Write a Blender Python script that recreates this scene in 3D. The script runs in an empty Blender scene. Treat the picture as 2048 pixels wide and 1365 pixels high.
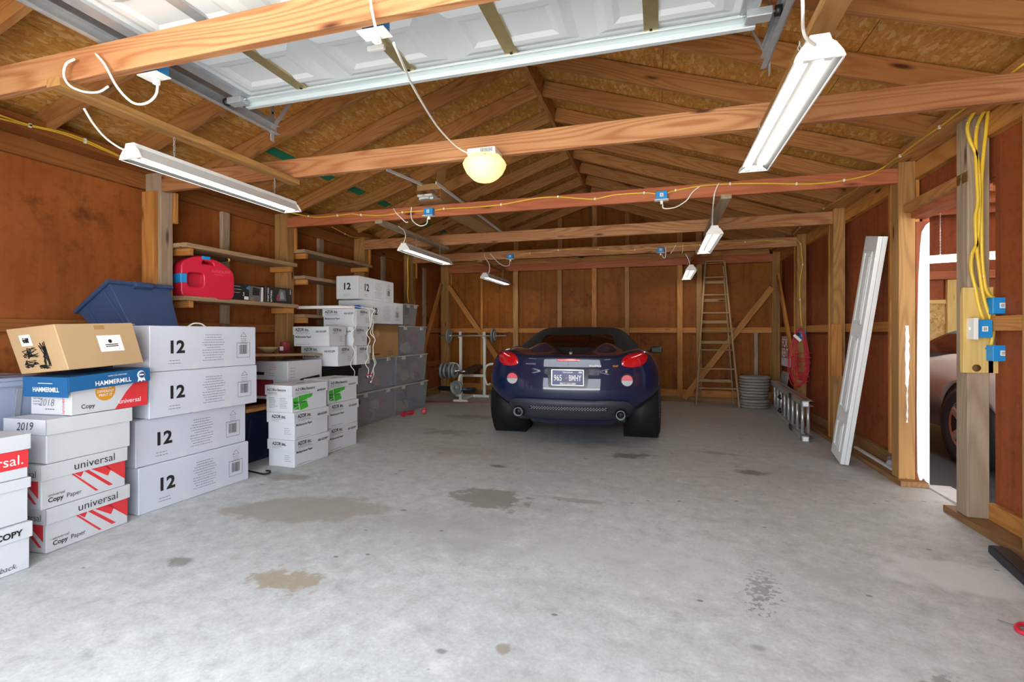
import bpy, bmesh, math, random
from mathutils import Vector, Matrix
from mathutils.bvhtree import BVHTree
from mathutils.geometry import delaunay_2d_cdt
random.seed(7)
sc = bpy.context.scene
COL = sc.collection
R = math.radians

# ---------------------------------------------------------------- camera, world, light, exposure
cam = bpy.data.objects.new('camera', bpy.data.cameras.new('camera'))
COL.objects.link(cam)
cam.data.sensor_width = 36.0
cam.data.lens = 36.0 * 990.0 / 2048.0
cam.data.shift_y = (667.2 - 682.5) / 2048.0
cam.data.clip_start = 0.02
cam.location = (0, 0, 1.17)
cam.rotation_euler = (R(90), 0, math.atan(292 / 990.0))
sc.camera = cam
w = bpy.data.worlds.new('overcast_sky'); sc.world = w; w.use_nodes = True
bgn = w.node_tree.nodes['Background']
bgn.inputs[0].default_value = (0.86, 0.93, 1.0, 1); bgn.inputs[1].default_value = 1.0
sun = bpy.data.objects.new('sun', bpy.data.lights.new('sun', 'SUN')); COL.objects.link(sun)
sun.data.energy = 9.0; sun.data.angle = R(2); sun.data.color = (1, .96, .9)
sun.rotation_euler = (R(-38), 0, R(12))
LAMP_E = 2.8
sc.view_settings.view_transform = 'Standard'
try: sc.view_settings.look = 'None'
except Exception: pass
sc.view_settings.gamma = 1.0
sc.view_settings.use_curve_mapping = False
sc.view_settings.exposure = 3.06

# ---------------------------------------------------------------- helpers
def C(h):
    f = lambda v: v / 12.92 if v <= .04045 else ((v + .055) / 1.055) ** 2.4
    return tuple(f(int(h[i:i + 2], 16) / 255) for i in (0, 2, 4)) + (1,)

class G:
    """small node graph builder around a principled material"""
    def __init__(s, name):
        s.m = bpy.data.materials.new(name); s.m.use_nodes = True
        s.t = s.m.node_tree; s.b = s.t.nodes['Principled BSDF']
    def n(s, ty, _p={}, **kw):
        nd = s.t.nodes.new('ShaderNode' + ty)
        for k, v in _p.items(): setattr(nd, k, v)
        for k, v in kw.items():
            i = nd.inputs[int(k[1:])] if k[0] == 'i' and k[1:].isdigit() else nd.inputs[k.replace('_', ' ')]
            if isinstance(v, bpy.types.NodeSocket): s.t.links.new(v, i)
            else: i.default_value = v
        return nd
    def math(s, op, a, b=0.0, c=0.0, clamp=False):
        return s.n('Math', {'operation': op, 'use_clamp': clamp}, i0=a, i1=b, i2=c).outputs[0]
    def mix(s, f, a, b, mode='MIX'):
        nd = s.t.nodes.new('ShaderNodeMix'); nd.data_type = 'RGBA'; nd.blend_type = mode
        for k, v in ((0, f), (6, a), (7, b)):
            if isinstance(v, bpy.types.NodeSocket): s.t.links.new(v, nd.inputs[k])
            else: nd.inputs[k].default_value = v
        return nd.outputs[2]
    def ramp(s, f, a, b):
        return s.n('MapRange', {'clamp': True}, Value=f, From_Min=a, From_Max=b).outputs[0]
    def co(s, rnd=True):
        o = s.n('TexCoord').outputs['Object']
        if not rnd: return o
        r = s.n('ObjectInfo').outputs['Random']
        k = s.math('MULTIPLY', r, 43.0)
        return s.n('VectorMath', {'operation': 'ADD'}, i0=o, i1=s.n('CombineXYZ', X=k, Y=k, Z=k).outputs[0]).outputs[0]
    def scale(s, v, x, y, z, rot=(0, 0, 0), loc=(0, 0, 0)):
        return s.n('Mapping', Vector=v, Scale=(x, y, z), Rotation=rot, Location=loc).outputs[0]
    def noise(s, v, sc_=1.0, det=2.0, rough=.5, out=0):
        return s.n('TexNoise', Vector=v, Scale=sc_, Detail=det, Roughness=rough).outputs[out]
    def vor(s, v, sc_=1.0, out='Distance', feat='F1'):
        return s.n('TexVoronoi', {'feature': feat}, Vector=v, Scale=sc_).outputs[out]
    def bump(s, h, st=.2, d=.005):
        s.t.links.new(s.n('Bump', Strength=st, Distance=d, Height=h).outputs[0], s.b.inputs['Normal'])
    def out(s, col, rough=.6, metal=0.0, **kw):
        kw.update({'Base_Color': col, 'Roughness': rough, 'Metallic': metal})
        for k, v in kw.items():
            i = s.b.inputs[k.replace('_', ' ')]
            if isinstance(v, bpy.types.NodeSocket): s.t.links.new(v, i)
            else: i.default_value = v
        return s.m

def plain(name, hexc, rough=.5, metal=0.0, var=.06, sc_=6.0, **kw):
    g = G(name); c = C(hexc)
    n = g.noise(g.co(), sc_, 3)
    lo = tuple(v * (1 - var) for v in c[:3]) + (1,); hi = tuple(min(1, v * (1 + var)) for v in c[:3]) + (1,)
    return g.out(g.mix(n, lo, hi), rough, metal, **kw)

def wood(name, lo, hi, knot='4a2410', rough=.6, freq=9.0, tone=.22, fibre=.55):
    g = G(name); v = g.co()
    n = g.noise(g.scale(v, .5, 5.5, 5.5), 1.0, 1.2, .4)
    n = g.math('ADD', n, g.math('MULTIPLY', g.noise(g.scale(v, 3, 30, 30), 1.0, 2, .5), .02))
    m = g.math('SINE', g.math('MULTIPLY', n, freq * 2.5 * 6.283))
    m = g.math('MULTIPLY_ADD', m, .5, .5)
    f = g.noise(g.scale(v, 2.2, 110, 110), 1.0, 3, .6)
    fac = g.math('ADD', g.math('MULTIPLY', g.math('POWER', m, 2.0), .45), g.math('MULTIPLY', f, fibre))
    col = g.mix(fac, C(hi), C(lo))
    big = g.noise(g.scale(v, .9, 2, 2), 1.0, 2)
    col = g.mix(g.ramp(big, .42, .72), col, g.mix(.55, col, C(lo)))
    k = g.vor(g.scale(v, 1.5, 6.5, 6.5), 1.0)
    col = g.mix(g.ramp(k, .13, .05), col, C(knot))
    r = g.n('ObjectInfo').outputs['Random']
    val = g.math('MULTIPLY_ADD', r, tone, 1 - tone / 2)
    col = g.n('HueSaturation', Color=col, Value=val).outputs[0]
    g.bump(fac, .12, .003)
    return g.out(col, rough, Specular_IOR_Level=.25)

def osb(name, a, b, c_):
    g = G(name); v = g.co()
    def layer(rot, sx, sy):
        q = g.scale(v, sx, sy, 12, (0, 0, rot))
        q = g.n('VectorMath', {'operation': 'ADD'}, i0=q, i1=g.n('VectorMath', {'operation': 'SCALE'}, i0=g.noise(v, 5, 2, .5, 1), Scale=1.6).outputs[0]).outputs[0]
        x = g.n('TexVoronoi', {'feature': 'F1'}, Vector=q, Scale=1.0)
        return g.n('SeparateColor', Color=x.outputs['Color']).outputs[0], x.outputs['Distance']
    l1, d1 = layer(.35, 14, 50); l2, d2 = layer(-.6, 17, 46); l3, d3 = layer(1.1, 13, 52)
    p = g.noise(v, 22, 2)
    m1 = g.math('GREATER_THAN', p, .47); m2 = g.math('GREATER_THAN', g.noise(g.scale(v, 1, 1, 1, (0, 0, 1), (7, 3, 0)), 20, 2), .53)
    f = g.mix(m2, g.mix(m1, l1, l2), l3)
    col = g.mix(f, C(a), C(b))
    col = g.mix(g.math('MULTIPLY', g.ramp(l2, .8, .95), .6), col, C(c_))
    big = g.noise(v, .9, 3)
    col = g.mix(g.ramp(big, .45, .75), col, g.mix(.4, col, C('8a5520')))
    g.bump(f, .12, .003)
    return g.out(col, .6, Specular_IOR_Level=.25)

def new_obj(name, me, parent=None):
    o = bpy.data.objects.new(name, me); COL.objects.link(o)
    if parent: o.parent = parent
    return o

def mobj(name, vs, fs, mat, parent=None, smooth=False, bevel=0, seg=2):
    me = bpy.data.meshes.new(name); me.from_pydata([tuple(v) for v in vs], [], fs); me.update()
    bm = bmesh.new(); bm.from_mesh(me)
    bmesh.ops.recalc_face_normals(bm, faces=bm.faces)
    if bevel: bmesh.ops.bevel(bm, geom=list(bm.edges), offset=bevel, segments=seg, affect='EDGES', profile=.5, clamp_overlap=True)
    bm.to_mesh(me); bm.free()
    if smooth:
        for p in me.polygons: p.use_smooth = True
    if mat: me.materials.append(mat)
    return new_obj(name, me, parent)

BF = [(0, 3, 2, 1), (4, 5, 6, 7), (0, 1, 5, 4), (1, 2, 6, 5), (2, 3, 7, 6), (3, 0, 4, 7)]
def bverts(lo, hi):
    a, b, c = lo; d, e, f = hi
    return [(a, b, c), (d, b, c), (d, e, c), (a, e, c), (a, b, f), (d, b, f), (d, e, f), (a, e, f)]
def box(name, lo, hi, mat, parent=None, bevel=0, smooth=False, seg=2):
    return mobj(name, bverts(lo, hi), BF, mat, parent, smooth, bevel, seg)
def boxes(name, lst, mat, parent=None, bevel=0):
    vs, fs = [], []
    for lo, hi in lst:
        k = len(vs); vs += bverts(lo, hi); fs += [tuple(i + k for i in f) for f in BF]
    return mobj(name, vs, fs, mat, parent, False, bevel)

def board(name, p0, p1, wd, th, mat, parent=None, up=(0, 0, 1), bevel=.002):
    """straight timber from p0 to p1; wd is measured along `up`, th across"""
    p0 = Vector(p0); p1 = Vector(p1); x = (p1 - p0); L = x.length; x.normalize()
    z = Vector(up); z = (z - x * z.dot(x)).normalized(); y = z.cross(x)
    o = box(name, (-L / 2, -th / 2, -wd / 2), (L / 2, th / 2, wd / 2), mat, parent, bevel, seg=1)
    M = Matrix((x, y, z)).transposed().to_4x4(); M.translation = (p0 + p1) / 2
    o.matrix_local = M
    return o

def prism(name, poly, y0, y1, mat, parent=None, bevel=0, smooth=False, axis='y'):
    """polygon in (a, b) extruded along one axis"""
    n = len(poly)
    def P(a, b, t): return {'y': (a, t, b), 'x': (t, a, b), 'z': (a, b, t)}[axis]
    vs = [P(a, b, y0) for a, b in poly] + [P(a, b, y1) for a, b in poly]
    fs = [tuple(range(n)), tuple(range(2 * n - 1, n - 1, -1))] + [(i, (i + 1) % n, n + (i + 1) % n, n + i) for i in range(n)]
    return mobj(name, vs, fs, mat, parent, smooth, bevel)

def smoothpts(pts, k=6):
    """Catmull-Rom through points"""
    P = [Vector(p) for p in pts]
    if len(P) < 3: return P
    P = [P[0] * 2 - P[1]] + P + [P[-1] * 2 - P[-2]]
    out = []
    for i in range(1, len(P) - 2):
        a, b, c, d = P[i - 1:i + 3]
        for j in range(k):
            t = j / k
            out.append(.5 * (2 * b + (c - a) * t + (2 * a - 5 * b + 4 * c - d) * t * t + (3 * b - a - 3 * c + d) * t ** 3))
    return out + [P[-2]]

def tube_data(pts, r, n=8, closed=False):
    P = [Vector(p) for p in pts]; vs, fs = [], []; m = len(P)
    rr = r if isinstance(r, (list, tuple)) else [r] * m
    prev = None
    for i, p in enumerate(P):
        if closed: t = P[(i + 1) % m] - P[i - 1]
        else: t = P[min(i + 1, m - 1)] - P[max(i - 1, 0)]
        if t.length < 1e-9: t = Vector((0, 0, 1))
        t.normalize()
        if prev is None:
            a = Vector((0, 0, 1)) if abs(t.z) < .9 else Vector((1, 0, 0))
            u = t.cross(a).normalized()
        else:
            u = (prev - t * prev.dot(t)); u = u.normalized() if u.length > 1e-6 else t.orthogonal().normalized()
        prev = u; v = t.cross(u)
        for j in range(n):
            q = 6.28318 * (j + .5) / n
            vs.append(p + (u * math.cos(q) + v * math.sin(q)) * rr[i])
    for i in range(m if closed else m - 1):
        for j in range(n):
            a = i * n + j; b = i * n + (j + 1) % n; k = ((i + 1) % m) * n
            fs.append((a, b, k + (j + 1) % n, k + j))
    if not closed:
        fs.append(tuple(range(n - 1, -1, -1))); fs.append(tuple((m - 1) * n + j for j in range(n)))
    return vs, fs
def tube(name, pts, r, mat, parent=None, n=8, closed=False, k=0):
    if k: pts = smoothpts(pts, k)
    vs, fs = tube_data(pts, r, n, closed)
    return mobj(name, vs, fs, mat, parent, True)
def tubes(name, lst, r, mat, parent=None, n=6):
    vs, fs = [], []
    for pts in lst:
        a, b = tube_data(pts, r, n); k = len(vs); vs += a; fs += [tuple(i + k for i in f) for f in b]
    return mobj(name, vs, fs, mat, parent, True)

def lathe(name, prof, mat, parent=None, n=32, axis='z', smooth=True):
    """profile of (radius, height) turned about an axis"""
    vs, fs = [], []
    for r, h in prof:
        for j in range(n):
            q = 6.28318 * j / n; a, b = r * math.cos(q), r * math.sin(q)
            vs.append({'z': (a, b, h), 'y': (a, h, b), 'x': (h, a, b)}[axis])
    for i in range(len(prof) - 1):
        for j in range(n): fs.append((i * n + j, i * n + (j + 1) % n, (i + 1) * n + (j + 1) % n, (i + 1) * n + j))
    if prof[0][0] > 1e-5: fs.append(tuple(range(n)))
    if prof[-1][0] > 1e-5: fs.append(tuple((len(prof) - 1) * n + j for j in range(n)))
    o = mobj(name, vs, fs, mat, parent, smooth)
    return o

def T(name, label, cat, loc=(0, 0, 0), rz=0, group=None, rot=None):
    o = bpy.data.objects.new(name, None); COL.objects.link(o); o.empty_display_size = .1
    o.location = loc; o.rotation_euler = rot if rot else (0, 0, rz)
    return tag(o, label, cat, group)
def tag(o, label, cat, group=None):
    o['label'] = label; o['category'] = cat
    if group: o['group'] = group
    return o
def struct(o, label=None):
    o['kind'] = 'structure'
    if label: o['label'] = label
    return o
def copy_tree(o, parent=None):
    c = o.copy(); COL.objects.link(c); c.parent = parent
    for ch in list(o.children): copy_tree(ch, c)
    return c

_txt = {}
def text(s, size, mat, parent, org, right=(1, 0, 0), up=(0, 0, 1), bold=.0, align='LEFT', sx=1.0, name='lettering', shear=0):
    key = (s, bold, align, shear)
    if key not in _txt:
        cu = bpy.data.curves.new('t', 'FONT'); cu.body = s; cu.size = 1; cu.offset = bold; cu.align_x = align; cu.shear = shear
        cu.resolution_u = 3
        ob = bpy.data.objects.new('t', cu); COL.objects.link(ob)
        me = bpy.data.meshes.new_from_object(ob.evaluated_get(bpy.context.evaluated_depsgraph_get()))
        bpy.data.objects.remove(ob); _txt[key] = me
    me = _txt[key].copy(); me.materials.clear(); me.materials.append(mat)
    o = new_obj(name, me, parent)
    x = Vector(right).normalized(); y = Vector(up).normalized(); z = x.cross(y)
    M = Matrix((x * size * sx, y * size, z * size)).transposed().to_4x4(); M.translation = Vector(org)
    o.matrix_local = M
    return o
# ---------------------------------------------------------------- materials
M = {}
M['rafter'] = wood('pine_rafter', '9a6035', 'c8935a', freq=7)
M['tie'] = wood('pine_tie_beam', '8e4f2c', 'c4966a', freq=8, tone=.12)
M['tie_red'] = wood('fir_tie_beam', '9c5335', 'bd7450', freq=6, tone=.1)
M['post'] = wood('weathered_post', '8a6238', 'b98d55', freq=6, tone=.25)
M['grey_wood'] = wood('grey_weathered_wood', '8b7762', 'b3a08a', knot='5d4a3a', freq=6, tone=.2)
M['girt'] = wood('pine_girt', 'a5672f', 'cf9451', freq=6)
M['girt_dark'] = wood('brown_girt', '7c4824', '9c6434', freq=5)
M['sill'] = wood('treated_sill', '7a5632', 'a27c50', freq=5)
M['fresh'] = wood('fresh_pine', 'cfa95e', 'e6cd8c', knot='7a5a2c', freq=6)
M['shelfw'] = wood('shelf_plank', '8f7358', 'b59a78', freq=6, tone=.15)
M['osb'] = osb('osb_sheet', 'bd8038', 'dba458', 'e8c388')
M['osb_pale'] = osb('osb_sheet_pale', 'a9824a', 'cfae72', 'dcc48e')
def hardboard(name, a, b, dark):
    g = G(name); v = g.co()
    n1 = g.noise(v, 1.6, 4, .6); n2 = g.noise(v, 14, 4, .7); n3 = g.noise(g.scale(v, 14, 14, .9), 1, 3)
    col = g.mix(g.ramp(n1, .3, .7), C(a), C(b))
    col = g.mix(g.math('MULTIPLY', g.ramp(n2, .5, .8), .5), col, C(dark))
    col = g.mix(g.math('MULTIPLY', g.ramp(n3, .5, .8), .55), col, C(dark))
    n4 = g.noise(g.scale(v, 2.4, 2.4, 2.4, (0, 0, 0), (5, 9, 2)), 1, 6, .72)
    col = g.mix(g.math('MULTIPLY', g.ramp(n4, .57, .72), .75), col, C('4a2113'))
    g.bump(n2, .06, .004)
    return g.out(col, g.math('MULTIPLY_ADD', n2, .25, .48), 0.0, Specular_IOR_Level=.22)
M['hard'] = hardboard('hardboard_panel', '8d4c24', 'a3602f', '6a341a')
M['hard_dark'] = hardboard('hardboard_panel_red', '8a4526', '9e5430', '582817')
M['hard_back'] = hardboard('hardboard_panel_back', '874b12', '9b5c1c', '4c2208')

def concrete():
    g = G('concrete_slab'); v = g.co(False)
    n1 = g.noise(v, .55, 5, .6); n2 = g.noise(v, 3.2, 6, .65); n3 = g.noise(v, 60, 3, .7); n5 = g.noise(g.scale(v, 1, 3.2, 1), 1.3, 5, .6)
    col = g.mix(g.ramp(n1, .35, .68), C('b8bdbf'), C('d0d6d9'))
    col = g.mix(g.math('MULTIPLY', g.ramp(n5, .5, .75), .5), col, C('a9aaa6'))
    col = g.mix(g.math('MULTIPLY', g.ramp(n2, .42, .75), .45), col, C('cfd2d3'))
    col = g.mix(g.math('MULTIPLY', g.ramp(n3, .35, .75), .35), col, C('8d8e8b'))
    n6 = g.noise(g.scale(v, 1, 1, 1, (0, 0, .5)), 9, 6, .75)
    col = g.mix(g.math('MULTIPLY', g.ramp(n6, .5, .68), .55), col, C('929594'))
    col = g.mix(g.math('MULTIPLY', g.ramp(n6, .46, .30), .65), col, C('dde0e2'))
    # slab colour grows darker and browner towards the rear of the garage
    sy = g.n('SeparateXYZ', Vector=v).outputs[1]
    rear_tone = g.math('MULTIPLY', g.ramp(g.math('ADD', sy, g.math('MULTIPLY', n1, 2.5)), 4.6, 8.6), .55)
    col = g.mix(rear_tone, col, C('9a917f'))
    def stain(col, x, y, rx, ry, c, st, rot=0, jag=.5, sc_=4.0, edge=.25):
        q = g.n('VectorMath', {'operation': 'SUBTRACT'}, i0=v, i1=(x, y, 0)).outputs[0]
        q = g.scale(q, 1, 1, 0, (0, 0, rot)); q = g.scale(q, 1 / rx, 1 / ry, 0)
        d = g.n('VectorMath', {'operation': 'LENGTH'}, i0=q).outputs['Value']
        d = g.math('ADD', d, g.math('MULTIPLY', g.math('SUBTRACT', g.noise(v, sc_, 4, .6), .5), jag * 3))
        return g.mix(g.math('MULTIPLY', g.ramp(d, 1.0, 1.0 - edge), st), col, c)
    S = [(-2.25, 2.78, .55, .26, '9a958a', .75, -.3, .35, 3, .2), (-1.14, 3.32, .30, .22, '85827b', .8, .1, .55, 5, .2),
         (-.55, 3.45, .3, .05, '8b8880', .6, .1, .6, 6, .4), (-1.25, 2.75, .75, .4, 'a2a3a3', .6, 0, .5, 3, .8),
         (-1.7, 1.95, .2, .11, '9d8f76', .75, .1, .7, 7, .3), (-2.35, 1.95, .09, .06, '6d6a64', .7, 0, .5, 8, .5),
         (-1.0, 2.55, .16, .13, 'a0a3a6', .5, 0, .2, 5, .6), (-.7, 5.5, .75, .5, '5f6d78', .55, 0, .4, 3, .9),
         (-.25, 4.85, .26, .12, '4f4a44', .7, -.2, .6, 6, .5), (-1.35, 4.15, .09, .05, '4c4842', .7, 0, .4, 8, .4),
         (-1.9, 4.6, .7, .35, '97907f', .5, .2, .6, 3, .8), (-2.4, 5.4, .5, .2, '7d7768', .6, .1, .6, 4, .7),
         (-2.5, 6.5, .5, .25, '6e695d', .6, 0, .6, 4, .7), (.75, 4.55, .16, .09, '57534c', .7, .1, .6, 7, .5),
         (.55, 5.2, .25, .07, '6e6a61', .5, .2, .6, 6, .6), (.9, 1.98, .09, .04, '8c8d8b', .8, -.6, .9, 14, .3),
         (.78, 2.72, .13, .16, 'b0b3b5', .6, 0, .8, 8, .6), (.45, 2.5, .05, .16, '7d8083', .75, .2, 2.2, 22, .3),
         (-2.9, 3.35, .3, .12, '8b8274', .6, 0, .6, 5, .5), (-.1, 2.65, .9, .35, 'bfc2c4', .5, 0, .8, 3, .8),
         (1.35, 2.9, .35, .22, 'd6dadd', .75, .3, .5, 3, .3), (-.55, 1.75, .035, .04, '979287', .9, 0, .5, 14, .4)]
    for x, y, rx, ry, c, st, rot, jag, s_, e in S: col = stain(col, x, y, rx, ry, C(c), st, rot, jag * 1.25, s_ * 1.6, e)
    # small oil spots
    for scl, th, thr, cc in ((2.6, .075, .72, '77766f'), (6.5, .10, .80, '5f5d58'), (1.5, .06, .7, '8b8a85')):
        x = g.n('TexVoronoi', {'feature': 'F1'}, Vector=g.scale(v, 1, 1.5, 0, (0, 0, .3 * scl), (scl, 1, 0)), Scale=scl)
        ok = g.math('GREATER_THAN', g.n('SeparateColor', Color=x.outputs['Color']).outputs[0], thr)
        dd = g.math('ADD', x.outputs['Distance'], g.math('MULTIPLY', g.noise(v, 30, 2), .05))
        col = g.mix(g.math('MULTIPLY', g.math('MULTIPLY', g.ramp(dd, th + .03, th), ok), .75), col, C(cc))
    g.bump(g.math('ADD', n3, n2), .15, .004)
    return g.out(col, g.math('MULTIPLY_ADD', n2, .3, .42))
M['concrete'] = concrete()
M['asphalt'] = plain('dark_floor', '3a3d42', .35, var=.3, sc_=12)
M['drive'] = plain('driveway', 'c9c6be', .8, var=.1)
M['white_paint'] = plain('white_paint', 'e0e2e2', .45, var=.03)
M['white_plastic'] = plain('white_plastic', 'f3f2ee', .35, var=.02)
M['cord_white'] = plain('white_cord', 'f0eee8', .4, var=.02)
M['cable_y'] = plain('yellow_cable', 'e9c33c', .35, var=.08)
M['blue_pl'] = plain('blue_plastic', '1f8fd6', .4, var=.05)
M['galv'] = plain('galvanised_steel', 'b4babf', .4, .45, var=.18, sc_=25)
M['alu'] = plain('aluminium', 'c9ccce', .32, .65, var=.1)
M['doorskin'] = plain('door_skin', 'dfe4e6', .38, var=.03)
M['doorrail'] = plain('door_rail', 'cfdadd', .3, .25, var=.05)
M['brass'] = plain('brassy_steel', 'c9b98a', .35, .8, var=.2, sc_=18)
M['card'] = plain('cardboard', 'bf9f77', .75, var=.08)
M['card_dk'] = plain('brown_cardboard', 'ad8453', .75, var=.08)
M['boxwhite'] = plain('white_carton', 'd0d3d9', .6, var=.03)
M['boxcool'] = plain('white_glossy_carton', 'cbd0dd', .5, var=.03)
M['ink'] = plain('black_ink', '1d1c20', .6, var=.1)
M['ink_soft'] = plain('grey_ink', '6b6b70', .6, var=.1)
M['red'] = plain('red_print', 'e0393f', .5, var=.04)
M['whiteprint'] = plain('white_print', 'fbfbfb', .5, var=.02)
M['bluelid'] = plain('blue_print', '1c6199', .5, var=.04)
M['gold'] = plain('gold_print', 'dd9a27', .5, var=.04)
M['greenp'] = plain('green_print', '3fae35', .5, var=.15)
M['tape'] = plain('packing_tape', 'd6dae0', .2, var=.03)
M['navy'] = plain('navy_plastic', '3a5078', .35, var=.08)
M['navy_dk'] = plain('dark_navy_plastic', '1d2740', .4, var=.1)
M['redpl'] = plain('red_plastic', 'd0223f', .35, var=.06)
M['black'] = plain('black_plastic', '17181a', .45, var=.15)
M['rubber'] = plain('tyre_rubber', '2e3137', .75, var=.2, sc_=30)
M['iron'] = plain('grey_iron', '8d9393', .5, .3, var=.15, sc_=14)
M['white_metal'] = plain('white_metal', 'e3e2d8', .35, var=.04)
M['vinyl'] = plain('black_vinyl', '24242a', .4, var=.15)
M['stone'] = plain('aggregate_paver', '98928a', .9, var=.5, sc_=60)
M['chrome'] = plain('chrome', 'd8dadd', .12, 1.0, var=.03)
M['darkhole'] = plain('dark_recess', '0b0c0f', .6, var=.2)
M['maroon'] = plain('maroon_plastic', '93343f', .4, var=.06)
M['teal'] = plain('teal_print', '0f8a6a', .6, var=.1)
def emis(name, col, e):
    g = G(name); return g.out(C(col), .4, 0.0, Emission_Color=C(col), Emission_Strength=e)
M['led'] = emis('led_lens', 'fffaf0', LAMP_E); M['led_side'] = emis('led_lens_side_bay', 'fffaf0', 14.0)
M['dome'] = emis('cream_lit_dome', 'f0dd98', .12)
def clear(name, hexc, tr=.75, rough=.25):
    g = G(name)
    mixn = g.n('MixShader', i0=tr); tp = g.n('BsdfTransparent', Color=(.95, .96, 1, 1)); g.out(C(hexc), rough)
    g.t.links.new(g.b.outputs[0], mixn.inputs[1]); g.t.links.new(tp.outputs[0], mixn.inputs[2])
    g.t.links.new(mixn.outputs[0], g.t.nodes['Material Output'].inputs['Surface']); return g.m
M['clear'] = clear('clear_plastic', 'b4b7bd', .56, .2); M['clearlid'] = clear('clear_lid', 'd3d0cd', .25, .3)
M['film'] = clear('clear_film', 'd5dae8', .7, .1)

# ---------------------------------------------------------------- setting
BAYS = (1.62, 3.10, 4.55, 6.05, 7.47)
RX, RZ, SL = -1.10, 3.50, 1 / 3.0          # ridge line x, rafter underside at ridge, roof slope
def under(x): return RZ - SL * abs(x - RX)
YF, YB = -.25, 9.06

floor = struct(box('floor', (-4.3, -.4, -.12), (2.02, 9.2, 0), M['concrete']))
ground = struct(box('driveway', (-40, -40, -.16), (40, -.4, -.02), M['drive']))

# --- roof: skin, sheets, rafters, ridge, ties
rt = .162
def roofskin(x0, x1, t0, t1):
    return [(x0, YF, under(x0) + t0), (x1, YF, under(x1) + t0), (x1, YB + .2, under(x1) + t0), (x0, YB + .2, under(x0) + t0),
            (x0, YF, under(x0) + t1), (x1, YF, under(x1) + t1), (x1, YB + .2, under(x1) + t1), (x0, YB + .2, under(x0) + t1)]
vs = roofskin(-4.7, RX, rt + .02, rt + .06) + roofskin(RX, 2.5, rt + .02, rt + .06)
ceiling = struct(mobj('ceiling', vs, BF + [tuple(i + 8 for i in f) for f in BF], M['osb']))
ang = math.atan(SL)
for side in (-1, 1):
    run = 0; row = 0
    while run < 3.35:
        y = YF - (1.22 if row % 2 else 0)
        while y < YB:
            y0, y1 = max(y, YF), min(y + 2.44, YB + .1)
            w_ = min(1.2, 3.6 - run)
            if y1 - y0 > .1:
                o = box('osb_panel', (-(y1 - y0) / 2 + .002, -w_ / 2 + .002, -.006), ((y1 - y0) / 2 - .002, w_ / 2 - .002, .006), M['osb'], ceiling)
                xc = RX + side * (run + w_ / 2) * math.cos(ang)
                ex = Vector((0, 1, 0)); ey = Vector((side * math.cos(ang), 0, -math.sin(ang))); ez = ex.cross(ey)
                Mt = Matrix((ex, ey, ez)).transposed().to_4x4(); Mt.translation = (xc, (y0 + y1) / 2, under(xc) + rt + .004)
                o.matrix_local = Mt
            y += 2.44
        run += 1.2; row += 1
RY = [.53 + .6 * k for k in range(14)] + [8.96]
for y in RY:
    for side, xe in ((-1, -4.35), (1, 2.2)):
        x0 = RX + side * .022
        h = .074
        board('rafter', (x0, y, under(x0) + h), (xe, y, under(xe) + h), .142, .04, M['rafter'], ceiling)
board('ridge_board', (RX, YF, RZ + .06), (RX, YB, RZ + .06), .19, .04, M['rafter'], ceiling)
for i, y in enumerate(BAYS):
    m = M['tie_red'] if i == 2 else M['tie']
    hh = (.14, .14, .118, .135, .13)[i]
    board('tie_beam', (-4.06 if i != 1 else -3.95, y + .02, 2.342 + hh / 2), (1.90, y + .02, 2.342 + hh / 2), hh, .04, m, ceiling)
def hanger(x, y0, y1, m='rafter', z=2.322, wd=.085):
    return board('hanger_board', (x, y0, z), (x, y1, z), .038, wd, M[m], ceiling)
hanger(-2.66, 1.58, 3.16, 'post'); hanger(.59, 1.3, 3.2, 'post', wd=.09)
hanger(-2.76, 4.5, 6.2, 'grey_wood'); hanger(.55, 4.5, 6.2, 'grey_wood')
hanger(-2.72, 7.42, 8.9, 'rafter'); hanger(.55, 7.42, 8.9, 'rafter')
# teal edge paint marks and rafter clips
for (x, y) in [(-3.45, 3.83 + .6 * k) for k in range(8)]:
    ex = Vector((0, 1, 0)); ey = Vector((-math.cos(ang), 0, -math.sin(ang))); ez = ex.cross(ey)
    o = box('edge_paint_mark', (-.24, -.05, -.002), (.24, .05, .002), M['teal'], ceiling)
    Mt = Matrix((ex, ey, ez)).transposed().to_4x4(); Mt.translation = (x, y, under(x) + rt - .006); o.matrix_local = Mt
for y in RY[3:13]:
    prism('rafter_clip', [(-4.06, 2.60), (-3.96, 2.60), (-4.03, 2.70)], y + .022, y + .026, M['galv'], ceiling)

# --- walls
def wall(name, lo, hi, m):
    return struct(box(name, lo, hi, m))
def sheets(parent, axis, pos, a0, a1, z0, z1, m, step=1.22, th=.006):
    a = a0
    while a < a1 - .02:
        b = min(a + step, a1)
        if axis == 'x': lo, hi = (pos - th, a + .002, z0), (pos + th, b - .002, z1)
        else: lo, hi = (a + .002, pos - th, z0), (b - .002, pos + th, z1)
        c = [(lo[i] + hi[i]) / 2 for i in range(3)]
        o = box('wall_panel', [lo[i] - c[i] for i in range(3)], [hi[i] - c[i] for i in range(3)], m, parent); o.location = c
        a = b
def vpost(parent, x0, x1, y0, y1, z0, z1, m, name='post', bev=.003):
    return board(name, ((x0 + x1) / 2, (y0 + y1) / 2, z0), ((x0 + x1) / 2, (y0 + y1) / 2, z1), x1 - x0, y1 - y0, M[m], parent, up=(1, 0, 0), bevel=bev)
def ybeam(parent, name, x0, x1, z0, z1, y0, y1, m):
    return board(name, ((x0 + x1) / 2, y0, (z0 + z1) / 2), ((x0 + x1) / 2, y1, (z0 + z1) / 2), z1 - z0, x1 - x0, M[m], parent)
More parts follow.
